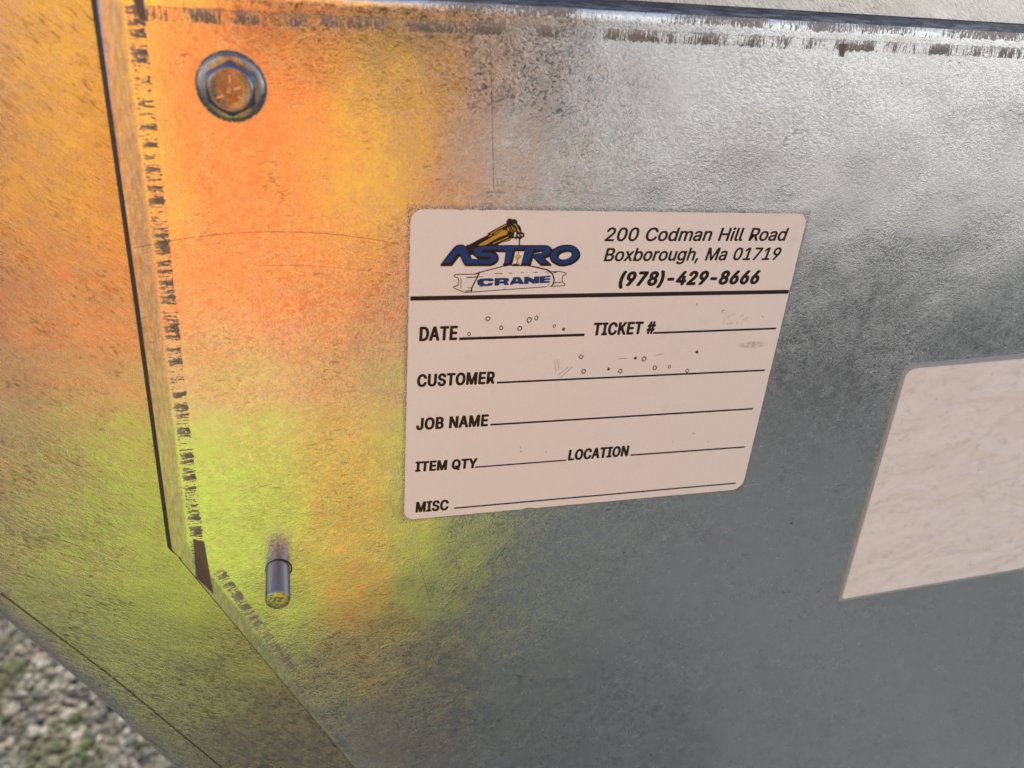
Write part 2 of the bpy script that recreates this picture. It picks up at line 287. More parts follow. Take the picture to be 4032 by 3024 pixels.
# ------------------------------------------------------------------ outlines of the print (mm)
GLYPHS={"#":[440,[[242,0,326,509,377,509,294,0],[10,140,19,192,400,192,391,140],[64,0,147,509,198,509,115,0],[40,316,49,368,429,368,421,316]]],"(":[273,[[89,207,90,244,94,283,101,324,109,364,119,403,132,441,145,477,160,510,177,539,236,539,219,503,204,466,191,428,179,390,169,351,161,313,156,276,152,241,151,207,152,176,155,145,160,115,167,83,177,50,188,16,202,-19,218,-57,236,-96,177,-96,150,-46,128,4,111,55,99,106,92,156]]],")":[273,[[37,-96,56,-56,72,-18,86,18,97,52,106,85,113,116,118,147,121,177,122,207,121,241,117,276,112,313,104,351,94,390,82,428,69,466,54,503,37,539,97,539,113,510,128,477,142,441,154,403,164,364,173,323,179,283,183,244,184,207,182,156,174,104,161,53,144,3,123,-47,97,-96]]],",":[188,[[38,-119,68,71,137,71,84,-119]]],"-":[453,[[337,244,337,188,114,188,114,244]]],"0":[453,[[227,-7,191,-3,158,7,130,24,105,48,85,77,69,113,57,155,50,202,48,254,50,306,57,353,69,395,85,431,106,461,130,484,159,502,191,512,227,516,262,512,295,502,323,484,348,461,368,431,384,395,396,353,403,306,405,254,403,202,396,155,384,113,368,77,348,48,323,24,295,7,263,-3],[227,50,250,52,271,60,290,74,306,92,320,116,330,144,338,176,342,213,344,254,342,295,338,332,330,365,320,393,306,416,290,435,271,449,250,457,227,460,203,457,182,449,163,435,147,416,134,393,123,365,115,332,111,295,109,254,111,213,115,176,123,144,134,116,147,92,163,74,182,60,203,52]]],"1":[453,[[76,0,76,55,391,55,391,0],[276,509,276,0,212,0,212,448,209,448,86,358,86,427,198,509]]],"2":[453,[[64,0,64,47,234,229,282,282,294,298,303,312,311,327,316,341,319,356,320,371,319,389,315,405,308,419,298,431,287,441,273,449,258,455,241,458,224,460,205,458,188,454,172,447,159,438,148,427,139,413,132,398,128,381,127,362,66,362,68,391,75,418,86,442,102,464,121,482,143,496,168,507,196,513,225,516,254,513,281,507,306,497,328,482,346,465,361,445,372,423,379,398,381,372,380,354,377,336,371,318,363,299,351,280,336,259,317,235,294,209,267,180,153,60,153,57,389,57,389,0]]],"4":[453,[[40,105,40,158,247,509,311,509,109,166,109,163,413,163,413,105],[282,0,282,121,282,146,282,318,343,318,343,0]]],"6":[453,[[226,-7,196,-4,168,3,142,15,119,31,100,51,84,74,73,101,66,130,64,162,65,187,71,212,80,239,93,268,112,302,137,340,252,509,322,509,151,261,145,261,151,270,157,279,165,288,174,295,184,302,196,307,208,311,221,313,235,314,265,312,291,305,316,295,337,280,355,262,370,240,380,215,387,187,389,157,387,127,379,98,368,73,352,50,333,30,310,14,284,3,257,-4],[226,48,245,50,263,55,279,63,293,73,304,86,314,101,322,119,326,137,327,157,326,178,322,196,314,213,304,228,293,241,279,251,263,259,245,264,226,265,207,264,190,259,174,252,160,241,148,229,138,214,131,197,126,179,125,158,126,138,131,119,138,102,148,86,160,73,174,63,190,55,207,50]]],"7":[453,[[97,0,323,448,323,452,62,452,62,509,391,509,391,449,165,0]]],"8":[453,[[226,-7,193,-5,163,1,136,11,111,25,91,42,74,62,62,84,54,109,52,135,53,156,58,176,65,195,75,212,87,228,101,241,117,252,134,260,153,265,153,267,129,276,109,289,93,308,80,330,73,354,70,380,73,405,79,429,90,450,106,469,124,485,146,498,170,508,197,514,226,516,255,514,282,508,306,498,328,485,346,469,361,450,373,429,379,405,382,380,379,354,372,330,359,308,343,289,323,276,300,267,300,265,319,260,335,252,351,241,365,228,377,212,387,195,395,176,399,156,401,135,398,109,391,84,378,62,362,42,341,25,317,11,289,1,259,-5],[226,49,248,50,267,54,285,60,300,69,313,79,323,91,331,106,335,121,337,139,335,157,330,173,322,189,312,202,298,213,283,223,265,230,247,234,226,235,206,234,187,230,169,223,154,213,140,202,130,189,122,173,117,157,115,139,117,121,121,106,129,91,139,79,152,69,167,60,185,54,205,50],[226,290,244,291,260,294,274,300,287,308,298,318,307,330,314,344,318,359,319,376,318,392,314,407,308,420,299,432,288,442,275,449,260,455,244,459,226,460,208,459,192,455,177,449,164,442,153,432,145,420,138,407,134,392,133,376,134,359,138,344,145,330,154,318,165,308,178,300,193,294,209,291]]],"9":[453,[[226,516,256,513,285,506,310,494,333,478,352,458,368,434,380,408,387,378,389,347,387,322,382,296,373,270,359,240,340,207,315,168,200,0,130,0,301,248,307,248,302,238,295,229,287,221,278,214,268,207,257,202,245,198,232,195,218,195,188,197,161,203,137,214,116,229,98,247,83,269,72,294,66,321,64,352,66,382,73,411,85,436,101,459,120,479,143,494,168,506,196,513],[226,460,207,459,190,454,174,446,160,435,148,423,138,407,131,390,127,372,125,352,127,331,131,313,138,295,148,280,160,268,174,257,190,250,207,245,226,243,245,245,263,249,279,257,293,267,305,280,314,295,322,312,326,330,327,350,326,371,322,390,314,407,305,422,293,435,279,446,263,454,245,459]]],"A":[480,[[16,0,201,509,276,509,463,0,395,0,287,302,264,372,232,478,245,478,213,371,191,302,85,0],[110,142,110,199,370,199,370,142]]],"B":[456,[[60,0,60,509,241,509,274,507,304,501,329,491,350,477,367,461,381,442,390,421,396,398,398,374,397,353,393,336,387,320,378,307,368,295,356,286,343,278,329,272,315,267,315,262,331,260,347,254,363,245,378,234,391,220,402,203,411,184,416,161,418,136,416,111,410,88,400,67,386,48,368,31,344,18,317,8,284,2,247,0],[125,57,245,57,281,60,309,67,330,80,344,96,353,115,355,137,354,153,350,169,342,184,333,197,320,209,306,218,289,225,269,229,248,231,125,231],[125,285,238,285,256,287,273,290,288,296,302,304,314,314,323,326,330,340,335,355,336,372,333,393,326,412,313,429,294,442,270,449,240,452,125,452]]],"C":[510,[[267,-7,225,-3,186,7,150,25,119,49,92,79,70,115,53,157,44,203,40,254,44,305,53,352,70,393,92,429,119,459,150,484,186,501,225,512,267,516,293,514,317,511,340,504,362,496,383,485,402,471,419,456,435,438,448,418,459,397,467,373,473,348,408,348,404,365,397,380,389,395,380,407,369,418,357,428,344,437,330,444,315,449,300,453,284,455,267,456,237,453,209,445,184,432,161,414,141,391,125,364,113,332,106,295,103,254,106,213,113,177,125,145,141,117,161,94,184,76,210,63,237,56,267,53,284,54,300,56,315,60,330,65,344,72,357,81,369,90,380,102,389,114,397,128,404,144,408,160,473,160,467,135,459,112,448,91,435,71,420,53,402,38,383,24,363,13,341,5,317,-2,293,-6]]],"D":[502,[[219,0,96,0,96,57,215,57,254,60,288,68,318,81,343,99,363,122,379,149,390,181,397,216,399,255,397,294,390,329,379,361,364,388,344,410,320,428,291,441,258,449,221,452,93,452,93,509,225,509,273,505,315,495,353,478,385,455,412,426,433,391,449,351,458,306,462,255,458,205,449,159,433,119,411,83,384,54,351,31,312,14,268,3],[125,509,125,0,60,0,60,509]]],"E":[419,[[60,0,60,509,372,509,372,452,125,452,125,286,355,286,355,229,125,229,125,57,375,57,375,0]]],"H":[517,[[60,0,60,509,125,509,125,289,392,289,392,509,457,509,457,0,392,0,392,232,125,232,125,0]]],"I":[300,[[31,0,31,57,118,57,118,452,31,452,31,509,269,509,269,452,183,452,183,57,269,57,269,0]]],"J":[396,[[185,-7,143,-2,106,11,75,33,52,63,38,100,33,145,33,173,98,173,98,145,100,117,108,93,122,74,139,61,160,53,185,50,209,53,230,61,248,74,261,93,269,117,272,145,272,509,336,509,336,145,332,100,318,63,294,33,263,11,227,-2]]],"K":[467,[[104,145,104,216,139,261,174,303,212,344,364,509,448,509,231,276,228,276],[60,0,60,509,125,509,125,334,124,225,125,193,125,0],[372,0,188,259,228,309,449,0]]],"L":[393,[[60,0,60,509,125,509,125,57,361,57,361,0]]],"M":[628,[[60,0,60,509,152,509,277,187,287,159,299,123,311,84,322,49,307,49,318,83,330,121,342,158,352,187,476,509,568,509,568,0,504,0,504,291,504,327,505,369,506,413,507,457,513,457,498,409,482,363,467,322,456,291,342,0,286,0,170,291,159,321,145,361,129,408,112,457,119,457,120,416,121,372,122,328,122,291,122,0]]],"N":[523,[[60,0,60,509,136,509,343,183,363,151,388,107,414,55,405,54,401,108,399,157,399,195,399,509,463,509,463,0,387,0,202,290,177,331,148,381,108,452,119,454,122,384,124,328,125,291,125,0]]],"O":[533,[[267,-7,225,-3,186,7,150,25,119,49,92,79,70,115,53,157,44,203,40,254,44,305,53,352,70,393,92,429,119,459,150,484,186,501,225,512,267,516,309,512,348,501,384,484,415,459,442,429,464,393,480,352,490,305,493,254,490,203,480,157,464,115,442,79,415,49,384,25,348,7,309,-3],[267,53,296,55,324,63,349,76,372,94,392,116,408,144,420,176,428,213,430,254,428,295,420,332,408,365,392,392,372,415,349,433,324,446,296,453,267,456,237,453,210,445,184,433,161,415,142,392,125,364,113,332,106,295,103,254,106,213,113,176,125,144,142,117,161,94,184,76,210,63,237,55]]],"Q":[533,[[245,159,313,159,369,85,384,65,468,-48,401,-48,346,27,331,46],[267,-7,225,-3,186,7,150,25,119,49,92,79,70,115,53,157,44,203,40,254,44,305,53,352,70,393,92,429,119,459,150,484,186,501,225,512,267,516,309,512,348,501,384,484,415,459,442,429,464,393,480,352,490,305,493,254,490,203,480,157,464,115,442,79,415,49,384,25,348,7,309,-3],[267,53,296,55,324,63,349,76,372,94,392,116,408,144,420,176,428,213,430,254,428,295,420,332,408,365,392,392,372,415,349,433,324,446,296,453,267,456,237,453,210,445,184,433,161,415,142,392,125,364,113,332,106,295,103,254,106,213,113,176,125,144,142,117,161,94,184,76,210,63,237,55]]],"R":[449,[[60,0,60,509,236,509,273,506,305,500,333,489,356,473,376,455,390,433,401,408,407,381,409,352,407,323,401,296,390,271,376,250,356,232,333,217,305,206,273,200,236,198,96,198,96,255,234,255,258,256,280,260,298,267,313,276,325,287,334,300,340,316,344,333,345,352,344,371,340,389,334,405,325,419,313,430,298,440,279,446,258,451,233,452,125,452,125,0],[353,0,230,229,303,229,428,0]]],"S":[447,[[224,-9,188,-7,156,-1,128,9,102,23,81,40,64,60,51,83,42,109,38,137,104,137,108,118,114,102,123,88,136,76,150,66,166,59,185,53,204,50,224,49,246,50,267,54,286,60,303,69,317,79,329,92,338,106,344,122,346,139,344,154,340,168,332,179,322,189,310,197,296,205,280,211,263,217,245,222,184,239,145,253,112,269,86,289,67,313,56,341,52,372,54,400,62,425,75,448,92,468,113,484,138,498,165,508,195,514,227,516,259,514,289,508,316,498,340,484,360,468,377,449,390,427,398,403,401,378,337,378,332,402,320,421,302,437,280,449,254,456,225,459,204,457,185,454,167,448,152,440,139,430,129,418,121,405,117,391,115,376,117,359,122,345,131,334,142,324,155,315,169,308,184,302,198,297,212,293,264,279,312,264,328,256,344,248,359,238,372,226,384,213,395,198,402,180,407,161,408,139,406,112,399,87,386,64,370,43,349,25,323,11,294,0,261,-7]]],"T":[449,[[32,452,32,509,417,509,417,452,257,452,257,0,193,0,193,452]]],"U":[517,[[259,-8,220,-6,186,2,154,15,126,33,103,55,85,80,71,108,63,140,60,173,60,509,124,509,124,178,126,155,132,133,141,113,153,95,169,80,187,68,208,59,232,53,259,52,285,53,309,59,331,68,349,80,364,95,377,113,385,133,391,155,393,178,393,509,457,509,457,173,454,140,446,108,433,80,414,55,391,33,363,15,332,2,297,-6]]],"Y":[472,[[203,0,203,208,16,509,91,509,192,344,222,292,231,274,240,254,250,230,224,230,233,254,242,275,251,293,280,344,381,509,455,509,268,208,268,0]]],"a":[389,[[160,-9,137,-7,115,-3,94,5,76,15,60,29,48,45,38,63,32,84,30,108,32,128,36,146,43,161,53,174,64,184,78,193,92,200,108,206,125,211,178,220,234,227,247,229,257,231,265,235,271,240,274,246,276,255,276,257,275,272,272,285,267,297,260,307,251,315,240,322,227,327,212,330,196,331,178,330,163,327,149,322,137,316,127,309,118,301,110,292,104,283,100,274,41,291,51,313,64,331,79,346,95,358,114,368,133,375,153,380,173,383,194,384,208,384,223,382,239,379,255,375,271,369,286,360,300,350,312,336,322,320,330,301,335,278,337,251,337,0,277,0,277,52,272,52,267,43,260,34,252,25,242,16,229,8,215,1,199,-4,181,-7],[170,45,192,47,211,51,228,59,242,68,254,80,263,93,270,108,274,122,276,138,276,190,272,187,267,184,259,182,231,176,200,171,175,168,161,166,147,163,134,159,122,153,112,147,103,139,97,130,93,118,92,105,93,93,96,82,102,72,109,64,119,57,130,52,142,48,156,46]]],"b":[424,[[229,-8,208,-7,189,-3,172,4,159,12,147,21,138,31,118,59,112,59,112,0,53,0,53,509,114,509,114,319,118,319,137,346,147,355,158,364,171,373,188,379,207,383,229,384,259,382,287,374,313,361,335,342,354,320,370,293,381,261,388,227,390,189,388,151,381,116,370,84,355,57,336,34,313,16,288,3,260,-6],[220,47,242,49,262,55,279,66,294,80,306,97,316,117,323,139,327,163,328,189,327,215,323,239,316,261,307,281,295,298,280,311,262,322,243,328,220,330,198,328,178,322,161,312,147,299,134,282,125,263,118,241,114,216,113,189,114,162,118,138,125,115,135,95,147,78,162,65,179,55,198,49]]],"d":[424,[[195,-8,165,-6,137,3,111,16,89,34,70,57,55,84,43,116,36,151,34,189,36,227,43,261,55,293,70,320,89,342,112,361,137,374,165,382,196,384,218,383,237,379,253,373,267,364,278,355,287,346,306,319,311,319,311,509,372,509,372,0,313,0,313,59,307,59,287,31,277,21,266,12,252,4,236,-3,217,-7],[205,47,226,49,246,55,263,65,278,78,290,95,299,115,306,138,310,162,312,189,310,216,306,241,300,263,290,282,278,299,263,312,246,322,227,328,205,330,182,328,162,322,145,311,130,298,118,281,108,261,102,239,98,215,96,189,98,163,102,139,109,117,118,97,130,80,145,66,162,55,182,49]]],"g":[425,[[207,-151,180,-149,156,-146,134,-140,114,-132,97,-122,82,-110,70,-97,59,-84,51,-69,101,-41,122,-66,131,-74,142,-82,154,-88,169,-93,187,-96,207,-97,236,-95,261,-87,282,-75,298,-58,308,-34,311,-6,311,68,306,68,287,41,277,32,266,23,252,16,236,10,217,6,195,5,165,7,138,14,113,27,90,43,71,65,55,90,43,120,36,154,34,191,36,229,43,263,55,293,71,320,90,342,112,361,138,374,166,382,196,384,218,383,237,379,253,373,267,365,279,356,288,346,308,319,313,319,313,379,372,379,372,-9,370,-40,363,-67,350,-90,334,-109,314,-124,291,-136,265,-144,237,-149],[205,59,227,61,246,66,264,75,278,87,290,103,300,121,307,142,311,166,312,193,311,219,307,242,300,264,291,283,279,299,264,312,247,322,227,328,205,330,182,328,163,322,145,312,130,298,118,282,109,262,102,241,98,218,96,193,98,167,102,144,109,123,118,104,131,88,145,76,163,66,183,61]]],"h":[410,[[114,227,114,0,53,0,53,509,114,509,114,287,102,287,116,319,132,344,152,362,175,374,200,382,227,384,252,383,275,377,295,369,313,356,328,340,341,321,350,298,355,271,357,240,357,0,296,0,296,235,293,263,286,286,273,304,256,318,235,326,210,329,192,328,176,324,161,317,147,308,136,297,126,283,119,266,115,248]]],"i":[167,[[53,0,53,379,114,379,114,0],[84,443,73,444,63,448,54,455,47,463,43,472,41,483,43,494,47,504,54,512,63,518,73,522,84,524,95,522,105,518,114,512,121,504,125,494,126,483,125,472,121,463,114,455,105,448,95,444]]],"l":[189,[[139,-2,112,0,91,8,74,20,62,37,55,59,53,84,53,509,114,509,114,99,114,83,117,71,120,62,126,57,135,53,146,52,160,53,170,54,181,3,162,-1]]],"m":[610,[[53,0,53,379,112,379,112,295,108,295,114,314,122,331,132,346,144,358,158,368,172,376,187,382,203,385,219,386,245,383,268,375,287,361,303,342,314,320,321,295,312,295,318,312,326,329,337,343,350,356,364,366,381,375,398,381,417,385,437,386,458,385,478,380,497,372,514,361,529,346,541,328,550,307,555,283,557,255,557,0,496,0,496,254,493,279,485,298,473,313,456,323,438,329,419,330,402,329,387,326,374,320,363,312,353,302,345,290,340,277,336,263,335,247,335,0,274,0,274,260,272,280,265,297,253,311,238,322,220,328,199,330,185,329,171,326,158,320,145,312,135,302,126,289,119,274,115,257,114,238,114,0]]],"n":[410,[[114,227,114,0,53,0,53,379,112,379,112,287,102,287,116,319,132,344,152,362,175,374,200,382,227,384,252,383,275,377,295,369,313,356,328,340,341,321,350,298,355,271,357,240,357,0,296,0,296,235,293,263,286,286,273,304,256,318,235,326,210,329,192,328,176,324,161,317,147,308,136,297,126,283,119,266,115,248]]],"o":[415,[[207,-8,174,-5,144,3,117,16,93,35,72,58,56,85,44,116,37,150,34,187,37,225,44,260,56,291,72,318,93,341,117,360,144,374,174,382,207,384,241,382,271,374,299,360,323,341,343,318,359,291,371,260,379,225,381,187,379,150,371,116,359,85,343,58,323,35,299,16,271,3,241,-5],[207,46,231,49,252,55,270,66,285,80,298,97,307,117,314,139,318,163,319,187,318,212,314,236,307,258,298,278,285,296,270,310,252,321,231,328,207,330,184,328,163,321,145,310,130,296,118,278,108,258,102,236,98,212,96,187,98,163,102,139,108,117,118,97,130,80,145,66,163,55,184,49]]],"r":[259,[[53,0,53,379,112,379,112,321,115,321,124,339,137,354,152,367,171,377,191,383,213,385,229,384,243,384,243,322,230,324,207,326,190,324,174,321,159,315,146,306,135,296,126,284,119,269,115,254,114,237,114,0]]],"u":[410,[[182,-5,158,-3,135,2,115,11,97,23,82,39,69,59,60,82,54,109,53,139,53,379,114,379,114,144,116,117,124,94,137,75,154,61,175,53,200,50,218,51,234,55,249,62,263,71,274,83,283,97,290,113,295,132,296,153,296,379,357,379,357,0,298,0,298,92,307,92,294,60,277,35,257,17,234,5,209,-3]]],"x":[379,[[21,0,171,218,171,171,29,379,100,379,147,306,179,253,207,206,175,206,202,253,211,270,222,287,233,306,282,379,352,379,209,169,209,214,358,0,287,0,231,85,200,136,173,182,205,182,178,136,170,120,160,103,148,85,91,0]]]}
T=[["200 Codman Hill Road",[46.88,-7.19],50.27,3.31,0.23,0.07,0.2],["Boxborough, Ma 01719",[47.36,-12.2],49.17,3.27,0.15,0.07,0.2],["(978)-429-8666",[52.02,-18.59],40.0,3.62,0.06,0.3,0.2],["DATE",[2.7,-31.75],9.27,3.6,0.08,0.24,0.0],["CUSTOMER",[2.42,-43.96],19.72,3.33,-0.23,0.24,0.0],["JOB NAME",[2.52,-56.12],18.7,3.35,-0.25,0.24,0],["ITEM QTY",[2.56,-68.49],16.44,2.98,-0.88,0.24,0],["MISC",[2.99,-81.27],8.88,3.29,-0.68,0.24,0],["TICKET #",[46.95,-31.74],17.28,3.4,-0.11,0.24,0.0],["LOCATION",[44.51,-68.58],17.74,3.31,0.1,0.24,0]]
L=[[[0.34,-20.95],[101.44,-20.9],0.9],[[12.43,-31.5],[44.77,-31.49],0.6],[[63.76,-31.59],[100.22,-31.39],0.455],[[22.72,-43.85],[99.74,-43.89],0.425],[[21.84,-55.91],[98.88,-55.94],0.425],[[18.46,-68.49],[44.04,-68.44],0.35],[[63.01,-68.39],[99.16,-68.54],0.4],[[13.39,-81.0],[98.99,-81.0],0.375]]
DOTS=[[19.29,-26.49,0.605,0],[22.8,-28.93,0.55,0],[27.49,-29.25,0.605,0],[29.78,-27.09,0.688,0],[31.52,-26.55,0.55,0],[36.47,-28.86,0.413,0],[38.98,-29.79,0.385,1],[14.84,-30.31,0.468,0],[44.59,-37.53,0.605,0],[45.85,-41.77,0.66,0],[59.9,-38.57,0.413,1],[62.31,-38.91,0.707,0],[52.71,-41.39,0.383,1],[56.09,-42.14,0.619,0],[65.88,-41.62,0.648,0],[70.18,-41.5,0.442,0],[75.71,-42.98,0.56,0],[77.57,-37.48,0.442,1],[75.12,-23.87,0.354,2],[95.31,-27.61,0.324,2],[83.03,-26.05,0.413,2],[30.97,-64.51,0.358,2],[37.92,-65.12,0.33,2],[30.71,-63.36,0.275,2],[81.47,-62.97,0.358,2],[86.57,-65.65,0.248,2],[75.53,-64.95,0.22,2]]
AST=[[7.78,-12.46],[9.19,-10.49],[10.64,-8.66],[11.11,-8.36],[11.91,-8.23],[12.44,-8.38],[12.83,-8.86],[13.36,-9.68],[13.75,-10.75],[14.15,-11.41],[14.44,-11.54],[16.01,-11.63],[18.66,-11.68],[18.96,-11.48],[18.96,-11.14],[18.65,-10.93],[16.62,-10.89],[15.54,-10.66],[14.99,-10.3],[14.76,-9.85],[14.85,-9.36],[15.19,-8.87],[15.83,-8.51],[16.64,-8.38],[20.76,-8.42],[22.95,-8.37],[26.99,-8.5],[26.9,-9.06],[24.52,-9.14],[24.2,-9.37],[24.04,-10.53],[23.63,-12.55],[22.31,-12.54],[22.5,-11.2],[22.63,-10.11],[22.58,-9.7],[22.28,-9.37],[21.65,-9.24],[16.98,-9.24],[16.73,-9.48],[16.81,-9.84],[17.1,-9.98],[19.3,-10.04],[20.06,-10.36],[20.4,-10.94],[20.38,-11.57],[20.1,-12.11],[19.54,-12.46],[18.55,-12.6],[12.94,-12.57],[12.6,-12.23],[11.78,-10.5],[11.52,-10.15],[11.11,-10.09],[10.72,-10.41],[9.35,-12.38]]
ASTO=[[7.08,-12.9],[7.34,-12.45],[8.86,-10.29],[10.0,-8.78],[10.62,-8.21],[11.41,-7.99],[12.22,-8.05],[12.81,-8.42],[13.28,-8.05],[16.63,-8.29],[20.74,-8.17],[22.94,-8.14],[27.13,-8.17],[27.28,-8.87],[26.93,-9.71],[25.07,-9.66],[24.71,-9.95],[24.67,-10.96],[24.33,-12.64],[24.25,-13.18],[22.19,-13.17],[21.96,-12.87],[22.23,-12.54],[22.46,-10.11],[22.28,-9.91],[20.03,-9.9],[20.65,-10.44],[21.01,-11.44],[20.78,-12.19],[20.15,-12.86],[19.1,-13.28],[12.98,-13.23],[12.71,-12.9],[12.09,-11.82],[11.72,-11.03],[11.51,-10.87],[11.25,-11.24],[10.64,-12.06],[9.88,-13.17],[7.37,-13.2]]
ASTH=[[14.07,-10.63],[14.63,-10.47],[15.06,-10.88],[15.92,-11.52],[14.44,-11.43]]
RB=[[27.25,-8.58],[32.08,-8.41],[32.96,-8.6],[33.39,-9.04],[33.53,-9.55],[33.28,-10.1],[32.55,-10.52],[31.77,-10.9],[31.72,-11.28],[32.15,-11.7],[32.99,-12.39],[32.84,-12.62],[31.46,-12.59],[30.91,-12.25],[29.97,-11.4],[29.58,-10.89],[29.54,-10.47],[29.87,-10.26],[31.22,-10.09],[31.71,-9.81],[31.8,-9.5],[31.48,-9.25],[29.26,-9.29],[29.04,-9.63],[28.81,-10.8],[28.41,-12.57],[26.54,-12.59],[26.85,-10.79],[27.15,-9.37]]
RO=[[26.96,-8.17],[32.06,-8.14],[33.02,-8.33],[33.49,-8.75],[34.06,-9.25],[33.78,-9.89],[33.48,-11.16],[33.05,-11.24],[32.39,-11.49],[33.15,-12.17],[33.9,-12.78],[34.17,-13.31],[31.44,-13.29],[30.5,-12.42],[29.32,-11.27],[29.05,-12.58],[28.94,-13.23],[26.33,-13.17],[26.49,-12.61],[26.84,-10.71],[27.07,-9.37]]
RH=[[29.4,-10.26],[31.36,-9.76],[31.42,-9.92],[31.26,-10.05],[29.86,-10.21],[29.49,-10.38]]
OB=[[33.7,-10.82],[33.73,-10.5],[33.86,-10.19],[34.04,-9.89],[34.27,-9.59],[34.56,-9.3],[34.9,-9.04],[35.29,-8.81],[35.74,-8.61],[36.22,-8.46],[36.75,-8.37],[37.32,-8.33],[37.85,-8.33],[38.34,-8.38],[38.79,-8.47],[39.2,-8.62],[39.57,-8.84],[39.9,-9.11],[40.16,-9.39],[40.36,-9.66],[40.5,-9.95],[40.57,-10.24],[40.57,-10.55],[40.5,-10.87],[40.37,-11.18],[40.17,-11.48],[39.91,-11.78],[39.59,-12.04],[39.22,-12.27],[38.8,-12.48],[38.34,-12.63],[37.81,-12.73],[37.24,-12.79],[36.69,-12.79],[36.18,-12.72],[35.7,-12.59],[35.26,-12.44],[34.87,-12.27],[34.53,-12.08],[34.24,-11.84],[33.99,-11.53],[33.8,-11.17]]
OBH=[[35.15,-10.57],[35.18,-10.34],[35.26,-10.1],[35.42,-9.89],[35.66,-9.69],[35.97,-9.51],[36.32,-9.38],[36.71,-9.3],[37.12,-9.26],[37.52,-9.26],[37.88,-9.3],[38.23,-9.38],[38.51,-9.51],[38.72,-9.69],[38.88,-9.92],[38.98,-10.15],[39.03,-10.37],[39.02,-10.6],[38.93,-10.83],[38.75,-11.07],[38.5,-11.31],[38.21,-11.52],[37.87,-11.69],[37.5,-11.83],[37.12,-11.9],[36.75,-11.88],[36.38,-11.79],[36.05,-11.68],[35.78,-11.56],[35.56,-11.42],[35.39,-11.25],[35.26,-11.04],[35.18,-10.81]]
OO=[[33.48,-11.24],[33.48,-10.86],[33.53,-10.43],[33.62,-10.05],[33.72,-9.74],[33.86,-9.46],[34.05,-9.21],[34.33,-8.98],[34.66,-8.77],[35.02,-8.58],[35.38,-8.41],[35.76,-8.27],[36.19,-8.16],[36.7,-8.08],[37.27,-8.03],[37.82,-8.03],[38.35,-8.09],[38.86,-8.2],[39.34,-8.37],[39.77,-8.61],[40.16,-8.91],[40.49,-9.22],[40.76,-9.55],[40.96,-9.89],[41.1,-10.24],[41.17,-10.59],[41.17,-10.93],[41.09,-11.27],[40.93,-11.6],[40.7,-11.91],[40.41,-12.21],[40.08,-12.49],[39.7,-12.75],[39.26,-12.98],[38.72,-13.18],[38.12,-13.34],[37.55,-13.44],[37.03,-13.48],[36.54,-13.47],[36.06,-13.39],[35.57,-13.23],[35.1,-13.01],[34.68,-12.78],[34.34,-12.56],[34.06,-12.33],[33.83,-12.09],[33.66,-11.83],[33.54,-11.55]]
OOH=[[35.73,-11.16],[35.74,-10.97],[35.81,-10.76],[35.93,-10.57],[36.09,-10.41],[36.31,-10.27],[36.58,-10.15],[36.95,-10.04],[37.38,-9.94],[37.77,-9.89],[38.08,-9.88],[38.35,-9.91],[38.57,-9.98],[38.73,-10.1],[38.83,-10.25],[38.88,-10.41],[38.89,-10.57],[38.86,-10.75],[38.76,-10.92],[38.58,-11.1],[38.32,-11.28],[38.03,-11.43],[37.68,-11.56],[37.28,-11.67],[36.92,-11.72],[36.62,-11.71],[36.34,-11.64],[36.12,-11.55],[35.94,-11.44],[35.8,-11.31]]
BOOM=[[12.9,-8.54],[15.41,-7.07],[17.94,-5.77],[17.8,-5.44],[18.86,-4.79],[20.44,-3.9],[22.1,-3.04],[22.13,-2.44],[22.43,-2.03],[22.91,-1.89],[23.42,-2.06],[23.54,-2.06],[24.28,-2.03],[24.73,-2.53],[24.78,-3.14],[25.49,-3.7],[25.8,-4.35],[25.94,-5.08],[26.55,-5.28],[26.79,-5.65],[26.63,-6.23],[26.07,-6.56],[25.72,-6.89],[25.43,-6.89],[25.32,-6.64],[24.98,-6.6],[24.76,-6.9],[24.4,-6.56],[23.73,-6.6],[23.32,-7.1],[22.02,-7.51],[20.56,-7.96],[20.66,-8.17],[18.28,-8.46],[16.64,-8.5],[15.42,-8.62],[14.89,-9.36],[14.7,-10.34],[14.06,-10.46],[13.47,-10.09]]
